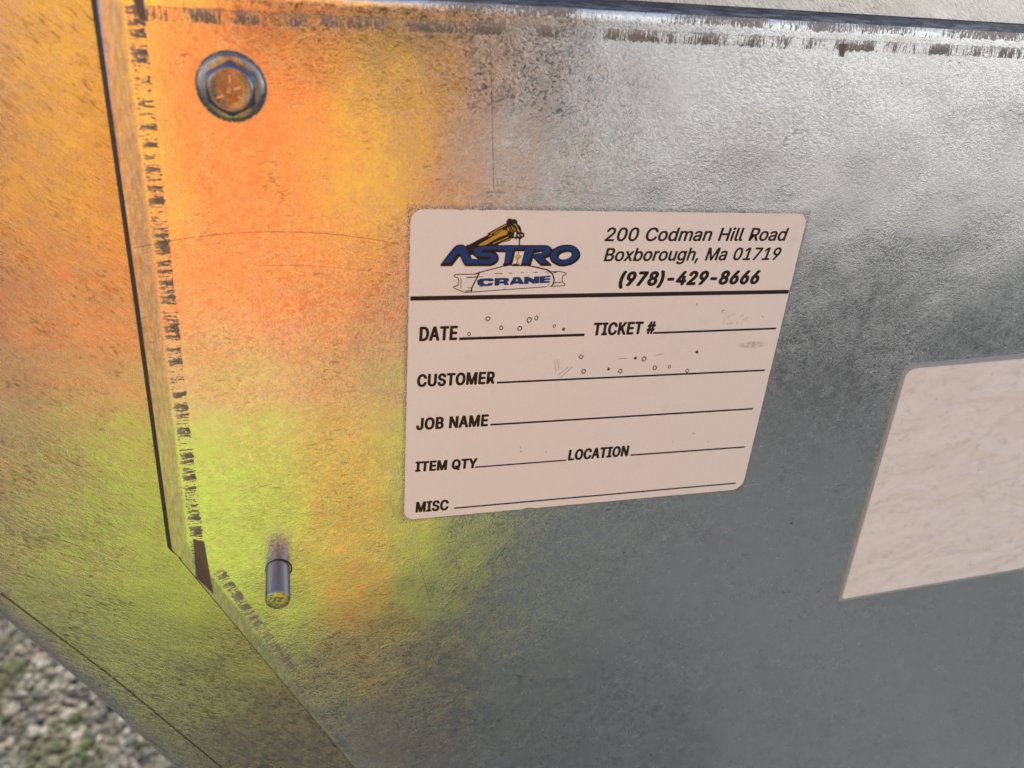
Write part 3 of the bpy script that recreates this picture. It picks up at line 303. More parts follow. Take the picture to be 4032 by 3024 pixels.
YEL=[[[13.55,-9.31],[15.02,-8.62],[16.59,-7.64],[18.64,-6.41],[19.9,-5.68],[21.31,-4.7],[22.21,-4.6],[22.54,-5.1],[22.46,-5.67],[21.73,-5.92],[20.61,-6.33],[18.71,-7.39],[17.6,-8.05],[15.82,-8.38],[15.03,-8.87],[14.57,-9.36],[13.68,-9.6]],[[18.41,-5.4],[20.3,-4.3],[22.12,-3.3],[22.21,-3.5],[20.47,-4.42],[18.59,-5.59]],[[19.24,-5.5],[21.29,-4.36],[21.39,-4.54],[19.41,-5.68]],[[18.13,-6.05],[18.92,-5.68],[19.01,-5.8],[18.26,-6.19]],[[19.22,-7.76],[22.83,-6.14],[22.92,-6.32],[19.4,-7.92]],[[21.11,-7.59],[23.52,-6.52],[23.58,-6.69],[21.29,-7.73]],[[23.78,-3.07],[24.29,-3.18],[24.56,-3.46],[25.14,-4.43],[25.6,-5.0],[25.41,-5.17],[24.87,-4.76],[24.68,-3.95],[24.23,-3.47]],[[23.24,-3.43],[24.45,-4.6],[24.3,-4.83],[23.81,-4.44]],[[22.85,-3.8],[23.07,-3.96],[23.87,-5.17],[23.71,-5.21]],[[22.52,-3.8],[23.0,-4.69],[22.86,-4.97],[22.41,-4.53]],[[25.58,-5.67],[25.9,-5.57],[26.45,-5.61],[26.39,-5.9],[26.11,-6.1]],[[25.04,-10.96],[25.14,-10.54],[25.72,-10.41],[26.29,-10.67],[26.36,-11.04],[26.09,-11.38],[25.73,-11.63],[25.66,-12.22],[26.31,-12.99],[26.11,-13.11],[25.51,-12.56],[25.21,-12.64],[25.34,-11.97],[25.11,-11.46]],[[14.08,-10.09],[14.52,-9.93],[14.45,-10.26],[14.18,-10.38]]]
WHITE=[[[24.28,-5.17],[24.65,-5.01],[24.63,-5.9],[24.42,-6.4],[24.17,-5.82]],[[25.1,-5.49],[25.43,-5.9],[25.37,-6.23],[25.1,-5.98]],[[25.53,-10.66],[25.83,-10.79],[25.69,-11.13],[25.47,-11.04]],[[24.94,-12.81],[25.34,-13.06],[25.18,-13.16]]]
HOOK=[[24.39,-12.8],[25.22,-12.64],[26.01,-12.9],[25.96,-13.28],[25.36,-13.3],[24.93,-13.16]]
STROKES=[[[[25.62,-6.72],[25.6,-7.46],[25.64,-8.29]],0.321],[[[25.56,-9.58],[25.67,-10.54]],0.143],[[[16.16,-14.95],[16.81,-14.68],[19.68,-13.93],[22.24,-13.27],[23.41,-13.14]],0.268],[[[24.27,-13.12],[28.01,-13.14],[30.2,-13.58],[33.02,-14.21],[33.76,-14.64],[34.53,-15.25],[34.91,-16.04],[35.13,-16.83],[35.06,-17.88],[34.59,-18.44]],0.339],[[[16.41,-14.91],[16.05,-15.84],[15.31,-17.44],[14.81,-18.63],[14.83,-19.53]],0.321],[[[15.59,-15.12],[16.65,-14.75]],0.357],[[[15.84,-15.16],[13.37,-15.18],[10.82,-15.2],[10.42,-15.43],[10.53,-15.7],[11.52,-16.09],[11.52,-16.89],[11.52,-17.92],[10.46,-18.15],[10.48,-18.49],[11.66,-19.01],[13.18,-19.65],[14.93,-19.58],[17.27,-19.46],[19.62,-19.31],[23.18,-19.1],[27.56,-18.86]],0.196],[[[27.31,-18.9],[29.37,-18.76],[33.54,-18.51]],0.179],[[[34.24,-18.48],[37.94,-18.31],[38.07,-17.91],[37.32,-17.38],[37.24,-16.85]],0.179],[[[37.23,-16.68],[37.28,-15.72],[38.03,-15.55],[38.1,-15.16],[37.21,-14.89],[36.3,-14.68],[33.77,-14.75]],0.179],[[[35.12,-17.61],[37.13,-17.39]],0.196],[[[34.85,-15.04],[35.53,-14.85]],0.268],[[[13.33,-15.98],[14.56,-15.91],[15.97,-15.84]],0.232],[[[15.97,-15.86],[17.38,-15.73]],0.125],[[[12.16,-16.22],[12.17,-18.51]],0.161],[[[13.71,-18.49],[14.87,-18.55]],0.125],[[[13.29,-19.34],[14.74,-19.23]],0.232],[[[20.18,-15.03],[22.12,-15.07]],0.161],[[[23.55,-14.98],[24.44,-15.01]],0.161],[[[26.62,-14.9],[27.27,-14.9]],0.143],[[[29.71,-14.86],[30.79,-14.86]],0.161],[[[32.82,-14.79],[33.78,-14.83]],0.161],[[[33.59,-18.09],[34.07,-18.08]],0.161],[[[16.61,-18.32],[17.45,-18.33]],0.107],[[[22.64,-18.66],[23.06,-18.69]],0.125]]
CR=[[[[16.26,-16.61],[16.99,-16.27],[19.42,-16.2],[19.98,-16.48],[20.09,-16.86],[19.13,-16.94],[18.7,-16.79],[17.94,-16.75],[17.55,-17.13],[17.83,-17.61],[18.67,-17.66],[18.99,-17.41],[20.0,-17.33],[19.78,-17.93],[18.87,-18.09],[17.02,-18.07],[16.32,-17.63]]],[[[20.42,-16.18],[23.3,-16.17],[23.79,-16.48],[23.78,-16.95],[23.38,-17.2],[23.94,-17.86],[23.0,-17.89],[22.55,-17.45],[21.49,-17.52],[21.48,-17.95],[20.55,-17.99]],[[21.47,-16.67],[22.65,-16.59],[22.68,-16.94],[21.58,-17.01]]],[[[24.21,-17.82],[25.05,-15.98],[26.46,-15.99],[27.63,-17.67],[26.69,-17.7],[26.41,-17.5],[25.22,-17.57],[24.9,-17.87]],[[25.42,-16.88],[25.84,-16.33],[26.32,-16.94]]],[[[27.74,-15.96],[28.6,-15.93],[30.14,-16.68],[30.2,-15.9],[31.32,-15.91],[31.35,-17.56],[29.97,-17.63],[28.82,-16.93],[28.67,-17.69],[27.76,-17.65]]],[[[31.58,-15.87],[34.13,-15.7],[34.12,-16.01],[32.65,-16.17],[32.68,-16.41],[34.12,-16.38],[34.11,-16.71],[32.72,-16.82],[32.74,-17.06],[34.14,-17.06],[34.14,-17.44],[31.65,-17.53]]]]

# ================================================================== the setting: gravel yard
gmb = bmesh.new()
bmesh.ops.create_grid(gmb, x_segments=1, y_segments=1, size=90)
g = N('gravel_yard'); tc = g.t.nodes.new('ShaderNodeTexCoord'); v = tc.outputs['Object']
pc = g.vor(v, 95, outp=1); pd = g.vor(v, 95); hue = g.sep(pc)[0]
col = g.mix(g.ramp(hue, 0, 1), (.06, .056, .046), (.24, .22, .185))
col = g.mix(g.ramp(g.noise(v, 2.5, 4), .52, .68, 0, .65), col, (.07, .09, .03))
gm = g.set(Base_Color=col, Roughness=.9, Normal=g.bump(g.ramp(pd, 0, .6, 1, 0), .8, .008))
tag(obj('gravel_ground', gmb, gm), kind='structure')

dbm = bmesh.new()
bmesh.ops.create_grid(dbm, x_segments=1, y_segments=1, size=1)
bmesh.ops.scale(dbm, vec=(60, 2.3, 1), verts=dbm.verts); bmesh.ops.translate(dbm, vec=(0, -2.15, .004), verts=dbm.verts)
g = N('asphalt'); tc = g.t.nodes.new('ShaderNodeTexCoord'); v = tc.outputs['Object']
col = g.mix(g.ramp(g.noise(v, 160, 3, .7), .3, .7), (.032, .037, .039), (.094, .106, .109))
col = g.mix(g.ramp(g.noise(v, 1.2, 4), .45, .7, 0, .5), col, (.10, .105, .105))
x, y, z = g.sep(v)
st_ = g.ma('ADD', g.ma('POWER', g.ma('DIVIDE', g.ma('SUBTRACT', x, 2.3), 1.3), 2.0), g.ma('POWER', g.ma('DIVIDE', g.ma('ADD', y, 2.5), .75), 2.0))
col = g.mix(g.ma('MULTIPLY', g.ramp(g.ma('ADD', st_, g.ma('MULTIPLY', g.noise(v, 2.2, 3), .7)), 1.6, .8), .9), col, (.012, .013, .014))  # made-up dark patch, added to give the steel a dark reflected band
tag(obj('asphalt_drive', dbm, g.set(Base_Color=col, Roughness=.9, Normal=g.bump(g.noise(v, 220, 3), .6, .004))), kind='structure')

abm = bmesh.new()
bmesh.ops.create_grid(abm, x_segments=1, y_segments=1, size=1)
bmesh.ops.scale(abm, vec=(60, 40, 1), verts=abm.verts); bmesh.ops.translate(abm, vec=(0, -44.46, .006), verts=abm.verts)
g = N('concrete'); tc = g.t.nodes.new('ShaderNodeTexCoord'); v = tc.outputs['Object']
tag(obj('concrete_apron', abm, g.set(Base_Color=g.mix(g.noise(v, 1.5, 5, .6), (.24, .23, .21), (.44, .42, .39)), Roughness=.9)), kind='structure')

def pebbles():
    bm = bmesh.new(); rnd = random.Random(11)
    base = bmesh.new(); bmesh.ops.create_icosphere(base, subdivisions=1, radius=1)
    bv = [x.co.copy() for x in base.verts]; bf = [[q.index for q in f.verts] for f in base.faces]; base.free()
    V, F = [], []
    for i in range(34000):
        x, y = rnd.uniform(-1.9, .35), rnd.uniform(.4, 1.95)
        s = rnd.choice((.003, .004, .005, .006, .007, .010)) * rnd.uniform(.8, 1.25)
        sx, sy, sz = s * rnd.uniform(.8, 1.35), s * rnd.uniform(.8, 1.2), s * rnd.uniform(.5, .85)
        rot = Matrix.Rotation(rnd.uniform(0, 6.28), 3, 'Z') @ Matrix.Rotation(rnd.uniform(-.4, .4), 3, 'X'); off = Vector((rnd.random() * 50, rnd.random() * 50, 0)); b0 = len(V)
        lift = rnd.uniform(.2, .8) * sz
        for p in bv:
            q = p * (1 + .62 * mnoise.noise(p * 1.5 + off))
            V.append(tuple(rot @ Vector((q.x * sx, q.y * sy, q.z * sz)) + Vector((x, y, lift))))
        F += [[b0 + k for k in f] for f in bf]
    me = bpy.data.meshes.new('gravel'); me.from_pydata(V, [], F); g = N('pebbles'); ge = g.t.nodes.new('ShaderNodeNewGeometry'); rp = ge.outputs['Random Per Island']
    cr = g.t.nodes.new('ShaderNodeValToRGB'); g.t.links.new(rp, cr.inputs[0]); cr.color_ramp.interpolation = 'CONSTANT'
    stops = [(0, (0.121, 0.117, 0.094)), (.16, (0.200, 0.181, 0.137)), (.30, (0.074, 0.072, 0.059)), (.42, (0.174, 0.140, 0.097)), (.52, (0.310, 0.288, 0.227)), (.62, (0.121, 0.122, 0.104)), (.72, (0.030, 0.031, 0.027)), (.80, (0.214, 0.170, 0.120)), (.87, (0.384, 0.362, 0.301)), (.93, (0.067, 0.077, 0.031))]
    els = cr.color_ramp.elements
    els[0].position = 0; els[0].color = (*stops[0][1], 1); els[1].position = stops[1][0]; els[1].color = (*stops[1][1], 1)
    for p_, c_ in stops[2:]: els.new(p_).color = (*c_, 1)
    tc = g.t.nodes.new('ShaderNodeTexCoord'); v = tc.outputs['Object']
    col = g.mix(g.ramp(g.noise(v, 9, 3), .49, .62, 0, .8), cr.outputs[0], (.07, .08, .028))
    me.materials.append(g.set(Base_Color=col, Roughness=.85, Normal=g.bump(g.noise(v, 350, 3), .4, .001)))
    o = link(bpy.data.objects.new('gravel', me)); tag(o, 'loose grey and tan gravel lying below the steel cabinet', 'gravel', kind='stuff')
pebbles()

def weeds():
    rnd = random.Random(5); V, F = [], []
    for cx, cy, n, hh in ((-.41, .93, 12, .025), (-.36, .86, 8, .022), (-.60, 1.08, 10, .025), (-.70, 1.22, 10, .025), (-.29, .83, 8, .022), (-.78, 1.36, 8, .025)):
        for i in range(n):
            a = rnd.uniform(0, 6.28); r_ = rnd.random() ** .5 * .028; p = Vector((cx + r_ * math.cos(a), cy + r_ * math.sin(a), .004))
            b = rnd.uniform(0, 6.28); d = Vector((math.cos(b), math.sin(b), 0)); s_ = Vector((-d.y, d.x, 0)) * rnd.uniform(.0015, .003)
            l = hh * rnd.uniform(.5, 1.2); k = len(V)
            V += [tuple(p - s_), tuple(p + s_), tuple(p + d * l * .3 + Vector((0, 0, l * .7)) + s_ * .8), tuple(p + d * l * .3 + Vector((0, 0, l * .7)) - s_ * .8), tuple(p + d * l * .9 + Vector((0, 0, l)))]
            F += [(k, k + 1, k + 2, k + 3), (k + 3, k + 2, k + 4)]
    me = bpy.data.meshes.new('weeds'); me.from_pydata(V, [], F)
    g = N('weed_leaves'); me.materials.append(g.set(Base_Color=(.09, .16, .035), Roughness=.6))
    tag(link(bpy.data.objects.new('weeds', me)), 'small green weeds growing between the gravel stones', 'weeds', kind='stuff')
weeds()

# ================================================================== galvanised cabinet
cab = empty('metal_cabinet', (0, 0, H0))
tag(cab, 'galvanised sheet metal cabinet corner with lapped front panel, bolt and stud', 'cabinet')

def front_panel():
    outer = [(-59.3, 42.6), (-59.28, 41.9), (-59.0, -20), (-59.0, -86.2), (-58.3, -87.6), (-56.9, -89.2), (-56.6, -90.4), (-36.0, -132.5), (37.6, -282.8), (420, -282.8), (420, 54.1)]
    inner = [(-53.6, 37.1), (-53.59, 36.85), (-53.4, -20), (-53.4, -84.6), (-53.3, -86.0), (-53.1, -87.2), (-52.9, -88.4), (-32.3, -130.7), (41.2, -281.0), (416, -279.0), (416, 49.1)]
    S = [0, .2, .4, .6, .785, .9, 1.0]
    side = [0, -.05, -.10, -.145, -.18, -.75, -1.6]; top = [0, -.03, -.1, -.30, -.85, -1.8, -3.4]
    prof = [top] + [side] * 9 + [top]
    n = len(outer); bm = bmesh.new(); rings = []
    def axis(a, b, s): return (a[0] + (b[0] - a[0]) * s, a[1] + (b[1] - a[1]) * s)
    for j, s in enumerate(S):
        rings.append([bm.verts.new(PV(*axis(inner[i], outer[i], s), prof[i][j])) for i in range(n)])
    rings.append([bm.verts.new(PV(*axis(inner[i], outer[i], .98), prof[i][-1] - 1.0)) for i in range(n)])
    rings.insert(5, [bm.verts.new(q.co) for q in rings[4]])      # split ring: a crisp arris at the cut edge
    joins = [(0, 1), (1, 2), (2, 3), (3, 4), (5, 6), (6, 7), (7, 8)]
    f = bm.faces.new(rings[0][::-1]); f.material_index = 0
    for j, (ja, jb) in enumerate(joins):
        for i in range(n):
            k = (i + 1) % n
            q = bm.faces.new((rings[ja][i], rings[ja][k], rings[jb][k], rings[jb][i]))
            q.smooth = True
            if (j >= 4 and i <= 7) or j == len(joins) - 1: q.material_index = 1
            if j >= 3 and i == n - 1: q.material_index = 2
    bmesh.ops.recalc_face_normals(bm, faces=bm.faces)
    o = obj('front_panel', bm, [M['front'], M['edge'], M['lip']], cab)
    return o
front_panel()

def corner_panel():
    zp = -3.5
    f0, f1 = (-166.8, 13.9), (28.2, -300.6); e0, e1 = (-170.5, 13.0), (8.2, -312)
    bm = bmesh.new()
    # edge silhouette follows the measured line, fold line a little inside it
    def lerp(a, b, t): return (a[0] + (b[0] - a[0]) * t, a[1] + (b[1] - a[1]) * t)
    E_ = [(-170, 28.0), (-99.7, -104.4), (-83.8, -132.8), (-70.6, -159.2), (8.0, -313)]
    F_ = [(-166, 20.0), (-98.3, -96.6), (-77.4, -128.5), (-52.6, -170.3), (28, -303)]
    F_[0] = (-164, 9.4); E_[0] = (-166, 20 - 9)
    S = [0, .25, .5, .7, .85, .95, 1.0, 1.0, .97]; Z = [0, -.012, -.045, -.11, -.26, -.8, -3.6, -6.0, -45]
    R_ = [[bm.verts.new(PV(*lerp(F_[i], E_[i], s), zp + Z[j])) for i in range(5)] for j, s in enumerate(S)]
    extra = [bm.verts.new(PV(440, -303, zp)), bm.verts.new(PV(440, 62, zp)), bm.verts.new(PV(-164, 62, zp))]
    bm.faces.new(R_[0] + extra)
    for j in range(len(S) - 1):
        for i in range(4):
            q = bm.faces.new((R_[j][i], R_[j + 1][i], R_[j + 1][i + 1], R_[j][i + 1])); q.smooth = True
            if 5 <= j <= 6: q.material_index = 1
    bmesh.ops.recalc_face_normals(bm, faces=bm.faces)
    obj('corner_panel', bm, [M['corner'], M['edge']], cab)
corner_panel()

def upper_panel():
    bm = bmesh.new(); th = R(UP_TILT); rows = []
    for t, dz in ((-4, 0), (160, 0)):
        rows.append([bm.verts.new(PV(x, 46.2 + .0245 * x + t * math.cos(th), -7.0 - t * math.sin(th))) for x in (-164, 440)])
    for a, b in zip(rows, rows[1:]): bm.faces.new((a[0], a[1], b[1], b[0]))
    r = bmesh.ops.solidify(bm, geom=bm.faces[:], thickness=.0012)
    bmesh.ops.recalc_face_normals(bm, faces=bm.faces)
    obj('upper_panel', bm, M['upper'], cab)
UP_TILT = 53
upper_panel()

def lathe(bm, prof, seg=48, cx=0, cy=0, mi=None, a0=0.0):
    rings = [[bm.verts.new(PV(cx + r_ * math.cos(a0 + 2 * math.pi * i / seg), cy + r_ * math.sin(a0 + 2 * math.pi * i / seg), z_)) for i in range(seg)] for r_, z_ in prof]
    for a, b in zip(rings, rings[1:]):
        for i in range(seg):
            k = (i + 1) % seg; f = bm.faces.new((a[i], a[k], b[k], b[i])); f.smooth = True
    return rings

# flange bolt
bolt = empty('flange_bolt', PV(-35.8, 23.65)); bolt.parent = cab
bm = bmesh.new()
rg = lathe(bm, [(6.25, .02), (6.35, .25), (6.3, .7), (6.1, .92), (5.6, 1.07), (4.4, 1.36)], 64); bm.faces.new(rg[-1])
obj('flange', bm, M['bolt'], bolt)
bm = bmesh.new()
HR = 5.15; hexv = [(HR * math.cos(R(90 + 60 * i - 2)), HR * math.sin(R(90 + 60 * i - 2))) for i in range(6)]
seg = 48
def hexpt(a, rr):                                     # hexagon outline in polar form, rr = radius cap of the chamfer
    aa = ((a - R(88)) % R(60)) - R(30); return min(HR * math.cos(R(30)) / math.cos(aa), rr)
rings = []
for rr, zz in ((9, 1.1), (9, 4.0), (4.55, 4.35), (4.15, 4.75), (3.9, 4.95), (3.65, 5.0), (3.35, 4.95), (2.5, 4.72), (2.3, 4.70)):
    rings.append([bm.verts.new(PV(hexpt(2 * math.pi * i / seg, rr) * math.cos(2 * math.pi * i / seg), hexpt(2 * math.pi * i / seg, rr) * math.sin(2 * math.pi * i / seg), zz)) for i in range(seg)])
for j, (a, b) in enumerate(zip(rings, rings[1:])):
    for i in range(seg):
        k_ = (i + 1) % seg; f = bm.faces.new((a[i], a[k_], b[k_], b[i])); f.material_index = 1 if j <= 2 else 0; f.smooth = j >= 5
bm.faces.new(rings[-1])
obj('hex_head', bm, [M['bolt'], M['bolt_dark']], bolt)
bm = bmesh.new()
def bar(bm, cx, cy, ang, l, wd, z0, z1):
    c, s_ = math.cos(R(ang)), math.sin(R(ang)); v = []
    for zz, sh in ((z0, 1), (z1, .55)):
        for a, b in ((-l, -wd), (l, -wd), (l, wd), (-l, wd)):
            a, b = a * (.9 if sh < 1 else 1), b * sh; v.append(bm.verts.new(PV(cx + a * c - b * s_, cy + a * s_ + b * c, zz)))
    for f in ((4, 5, 6, 7), (0, 1, 5, 4), (1, 2, 6, 5), (2, 3, 7, 6), (3, 0, 4, 7)): bm.faces.new([v[i] for i in f])
for cx, cy, an in ((0, 2.0, 90), (-1.95, -1.35, 20), (1.85, -1.45, -38), (1.25, .35, 24)): bar(bm, cx, cy, an, .75, .27, 4.68, 5.2)
for cx, cy, an, l in ((-.25, -.45, 5, .4), (.1, -.1, -58, .55), (-.35, .05, 70, .35), (.3, -.5, -60, .3)): bar(bm, cx, cy, an, l * 1.2, .2, 4.68, 5.05)
obj('grade_marks', bm, N('bright_zinc').set(Base_Color=(.75, .73, .68), Metallic=1.0, Roughness=.3), bolt)

# plain stud below it
stud = empty('stud', PV(-32.95, -95.4)); stud.parent = cab
bm = bmesh.new(); lathe(bm, [(3.02, -.3), (3.02, 11.7), (2.95, 12.0), (2.7, 12.3)], 64); obj('shank', bm, M['stud'], stud)
bm = bmesh.new(); rg = lathe(bm, [(2.7, 12.3), (2.3, 12.36), (1.0, 12.38)], 48); bm.faces.new(rg[-1]); obj('end_face', bm, M['stud_tip'], stud)
bm = bmesh.new(); rg = lathe(bm, [(2.98, .03), (3.45, .035)], 48, .25, -.15); obj('shadow_gap_ring', bm, M['darkening'], stud)  # flat dark ring: gap and shadow at the stud base, as colour

# ================================================================== prints
def poly_mesh(name, shapes, mat, parent, z, bold=0.0, zstep=0.0):
    """shapes: list of outlines-with-holes (lists of loops in mm) -> one flat mesh"""
    bm = bmesh.new()
    for i, loops in enumerate(shapes):
        cu = bpy.data.curves.new('tmp', 'CURVE'); cu.dimensions = '2D'; cu.fill_mode = 'BOTH'
        for lp in loops:
            sp = cu.splines.new('POLY'); sp.points.add(len(lp) - 1); sp.use_cyclic_u = True
            for q, p in zip(sp.points, lp): q.co = (p[0], p[1], 0, 1)
        ob = bpy.data.objects.new('tmp', cu); me = bpy.data.meshes.new_from_object(ob)
        o0 = len(bm.verts); zz = z + zstep * i
        shifts = [(0, 0)] + ([(bold * math.cos(R(a)), bold * .75 * math.sin(R(a))) for a in range(0, 360, 30)] if bold else [])
        for n_, (dx, dy) in enumerate(shifts):          # heavy type: the stroke thickened all round
            vs = [bm.verts.new(PV(q.co.x + dx, q.co.y + dy, zz + n_ * .0003)) for q in me.vertices]
            for f in me.polygons: bm.faces.new([vs[k] for k in f.vertices])
        bpy.data.objects.remove(ob); bpy.data.curves.remove(cu); bpy.data.meshes.remove(me)
    for f in bm.faces:
        f.normal_update()
        if f.normal.y > 0: f.normal_flip()
    return obj(name, bm, mat, parent)

def inside(p, poly):
    c = False
    for a, b in zip(poly, poly[1:] + poly[:1]):
        if (a[1] > p[1]) != (b[1] > p[1]) and p[0] < (b[0] - a[0]) * (p[1] - a[1]) / (b[1] - a[1]) + a[0]: c = not c
    return c

def text_shapes(s, x0, y0, width, cap, rot, shear, bold):
    pen = 0; raw = []
    for ch in s:
        if ch == ' ': pen += 240; continue
        adv, loops = GLYPHS[ch]
        L_ = [[(lp[i] + pen, lp[i + 1]) for i in range(0, len(lp), 2)] for lp in loops]
        holes = [l for l in L_ if any(m_ is not l and all(inside(q, m_) for q in l) for m_ in L_)]
        for l in L_:
            if l not in holes: raw.append([l] + [h for h in holes if all(inside(q, l) for q in h)])
        pen += adv + (34 if bold > .15 else 0)
    xs = [p[0] for sh in raw for l in sh for p in l]; ref = GLYPHS['T'][1][0]; H_ = max(ref[1::2])
    sx = (width - shear * cap - 2 * bold * .8) / (max(xs) - min(xs)); x_ = min(xs); sy = (cap - bold * .8) / H_
    c, s_ = math.cos(R(rot)), math.sin(R(rot)); o = []
    for sh in raw:
        o.append([])
        for l in sh:
            pts = []
            for px, py in l:
                X = (px - x_) * sx + bold * .8 + shear * py * sy; Y = py * sy + bold * .4
                pts.append((x0 + X * c - Y * s_, y0 + X * s_ + Y * c))
            o[-1].append(pts)
    return o

def rounded(x0, y0, x1, y1, rads, seg=8):
    P_ = []
    for (cx, cy, sx, sy, a0), r_ in zip(((x1, y1, -1, -1, 0), (x0, y1, 1, -1, 90), (x0, y0, 1, 1, 180), (x1, y0, -1, 1, 270)), rads):
        for i in range(seg + 1):
            a = R(a0 + 90 * i / seg); P_.append((cx + sx * r_ + r_ * math.cos(a), cy + sy * r_ + r_ * math.sin(a)))
    return P_

def slab(name, pts, z0, z1, mat, parent, hole=None, inset=0.0, wob=0.0):
    bm = bmesh.new(); n = len(pts)
    cx = sum(p[0] for p in pts) / n; cy = sum(p[1] for p in pts) / n
    a = [bm.verts.new(PV(*p, z0)) for p in pts]
    b = [bm.verts.new(PV(p[0] + (inset if p[0] < cx else -inset), p[1] + (inset if p[1] < cy else -inset), z1)) for p in pts]
    bm.faces.new(b)
    for i in range(n): bm.faces.new((a[i], a[(i + 1) % n], b[(i + 1) % n], b[i]))
    bmesh.ops.recalc_face_normals(bm, faces=bm.faces)
    return obj(name, bm, mat, parent)

lab = empty('address_label', (0, 0, H0))
tag(lab, 'white printed label with a crane logo, address and blank form lines', 'label')
LW, LH = 101.6, 83.36
# outline with the two small nicks of the photo in its top and bottom edge
ol = rounded(0, -LH, LW, 0, (2.6, 3.0, 2.6, 3.6), 8)
rnd = random.Random(3); dense = []
for i, p in enumerate(ol):
    q = ol[(i + 1) % len(ol)]; d = math.dist(p, q); m_ = max(1, int(d / 1.2))
    for j in range(m_):
        t = j / m_; x, y = p[0] + (q[0] - p[0]) * t, p[1] + (q[1] - p[1]) * t
        if m_ > 1 and j: x += rnd.uniform(-.035, .035); y += rnd.uniform(-.035, .035)
        if y > -.1 and (11.3 < x < 12.6 or 15.5 < x < 17): y -= .22
        if y < -LH + .1 and 34 < x < 36: y += .3
        dense.append((x, y))
slab('sheet', dense, .0, .13, M['vinyl'], lab)
ZI = .15
def strip(a, b, wd):
    d = math.hypot(b[0] - a[0], b[1] - a[1]); nx, ny = -(b[1] - a[1]) / d * wd / 2, (b[0] - a[0]) / d * wd / 2
    return [(a[0] - nx, a[1] - ny), (b[0] - nx, b[1] - ny), (b[0] + nx, b[1] + ny), (a[0] + nx, a[1] + ny)]
for (s, p, wd, cap, rot, bold, shear) in T:
    nm = 'address_line' if s[0] in '2B' else ('phone_number' if s[0] == '(' else 'field_caption')
    bd = {.07: .125, .3: .30, .24: .22}[bold]
    sh = shear * .85 if shear else .025
    tx = poly_mesh(nm, text_shapes(s, p[0], p[1], wd, cap, rot, sh, bd), M['black'], lab, ZI, bd, .0004)
    if nm == 'field_caption': tx['label'] = 'black condensed capitals reading ' + s
for i, (a, b, th) in enumerate(L): poly_mesh('rule' if i == 0 else 'field_line', [[strip(a, b, th * 1.2)]], M['black'], lab, ZI + .006)
for x, y, r_, f_ in DOTS:
    n = 14; rr = random.Random(int(x * 100)); an = rr.uniform(0, 6.28)
    o = [(x + r_ * (1 + rr.uniform(-.15, .15)) * math.cos(2 * math.pi * i / n), y + r_ * 1.1 * (1 + rr.uniform(-.15, .15)) * math.sin(2 * math.pi * i / n)) for i in range(n)]
    ii = [(x + (px - x) * .58, y + (py - y) * .62) for px, py in o]
    if f_ == 0: sp_ = [o, ii]
    elif f_ == 1: sp_ = [o]
    else:
        k0 = rr.randrange(n); idx = [(k0 + j) % n for j in range(8)]
        sp_ = [[o[j] for j in idx] + [(x + (o[j][0] - x) * .7, y + (o[j][1] - y) * .7) for j in idx[::-1]]]
    poly_mesh('pen_dot', [sp_], M['pen'], lab, ZI + .012)
for a, b in (((37.6, -38.2), (38.1, -41.3)), ((38.4, -38.0), (38.9, -41.0)), ((38.8, -42.6), (41.4, -40.4)), ((39.6, -43.3), (42.6, -40.2)), ((55.0, -38.5), (57.4, -38.6)), ((65.5, -38.0), (67.8, -37.6))): poly_mesh('pen_stroke', [[strip(a, b, .09)]], M['pen'], lab, ZI + .012)

logo = empty('company_logo', (0, 0, 0)); logo.parent = lab
poly_mesh('crane_boom', [[BOOM]], M['black'], logo, ZI)
poly_mesh('boom_panel', [[y_] for y_ in YEL], M['yellow'], logo, ZI + .02, 0, .0004)
poly_mesh('lettering_outline', [[ASTO, ASTH], [RO, RH], [OO, OOH]], M['black'], logo, ZI + .04, 0, .003)
poly_mesh('lettering', [[AST], [RB], [OB, OBH]], M['blue'], logo, ZI + .06, 0, .0004)
poly_mesh('crane_hook', [[HOOK]], M['black'], logo, ZI + .055)
st = []
for pts, wd in STROKES:
    for a, b in zip(pts, pts[1:]): st.append([strip(a, b, wd)])
    for a in pts[1:-1]: st.append([[(a[0] + wd / 2 * math.cos(k), a[1] + wd / 2 * math.sin(k)) for k in [2 * math.pi * i / 10 for i in range(10)]]])
poly_mesh('steel_beam', st, M['black'], logo, ZI + .002, 0, .0004)
poly_mesh('beam_lettering_shadow', [[[(p[0] - .13, p[1] - .05) for p in l] for l in c] for c in CR], M['black'], logo, ZI + .02, .04, .0004)
poly_mesh('beam_lettering', CR, M['blue'], logo, ZI + .04, 0, .0004)
poly_mesh('boom_gap', [[y_] for y_ in WHITE], M['white'], logo, ZI + .03, 0, .0004)

# blank label at the right
bl = empty('blank_label', (0, 0, H0))
tag(bl, 'blank white label with wrinkled dirty face and grey film edge', 'label')
def turn(pts, ox, oy, a):
    c, s_ = math.cos(R(a)), math.sin(R(a)); return [(ox + x * c - y * s_, oy + x * s_ + y * c) for x, y in pts]
po = rounded(-1.2, -88.3, 121, 1.2, (4, 3.6, 1.2, 4), 8); pi_ = rounded(0, -87.1, 120, 0, (4, 3.0, .9, 4), 8)
slab('film_edge', turn(po, 147.75, -45.55, 2.2), .0, .55, M['film'], bl, inset=.08)
pt = turn(pi_, 147.75, -45.55, 2.2)
slab('paper_face', pt, .55, .75, M['paper'], bl, inset=.05)

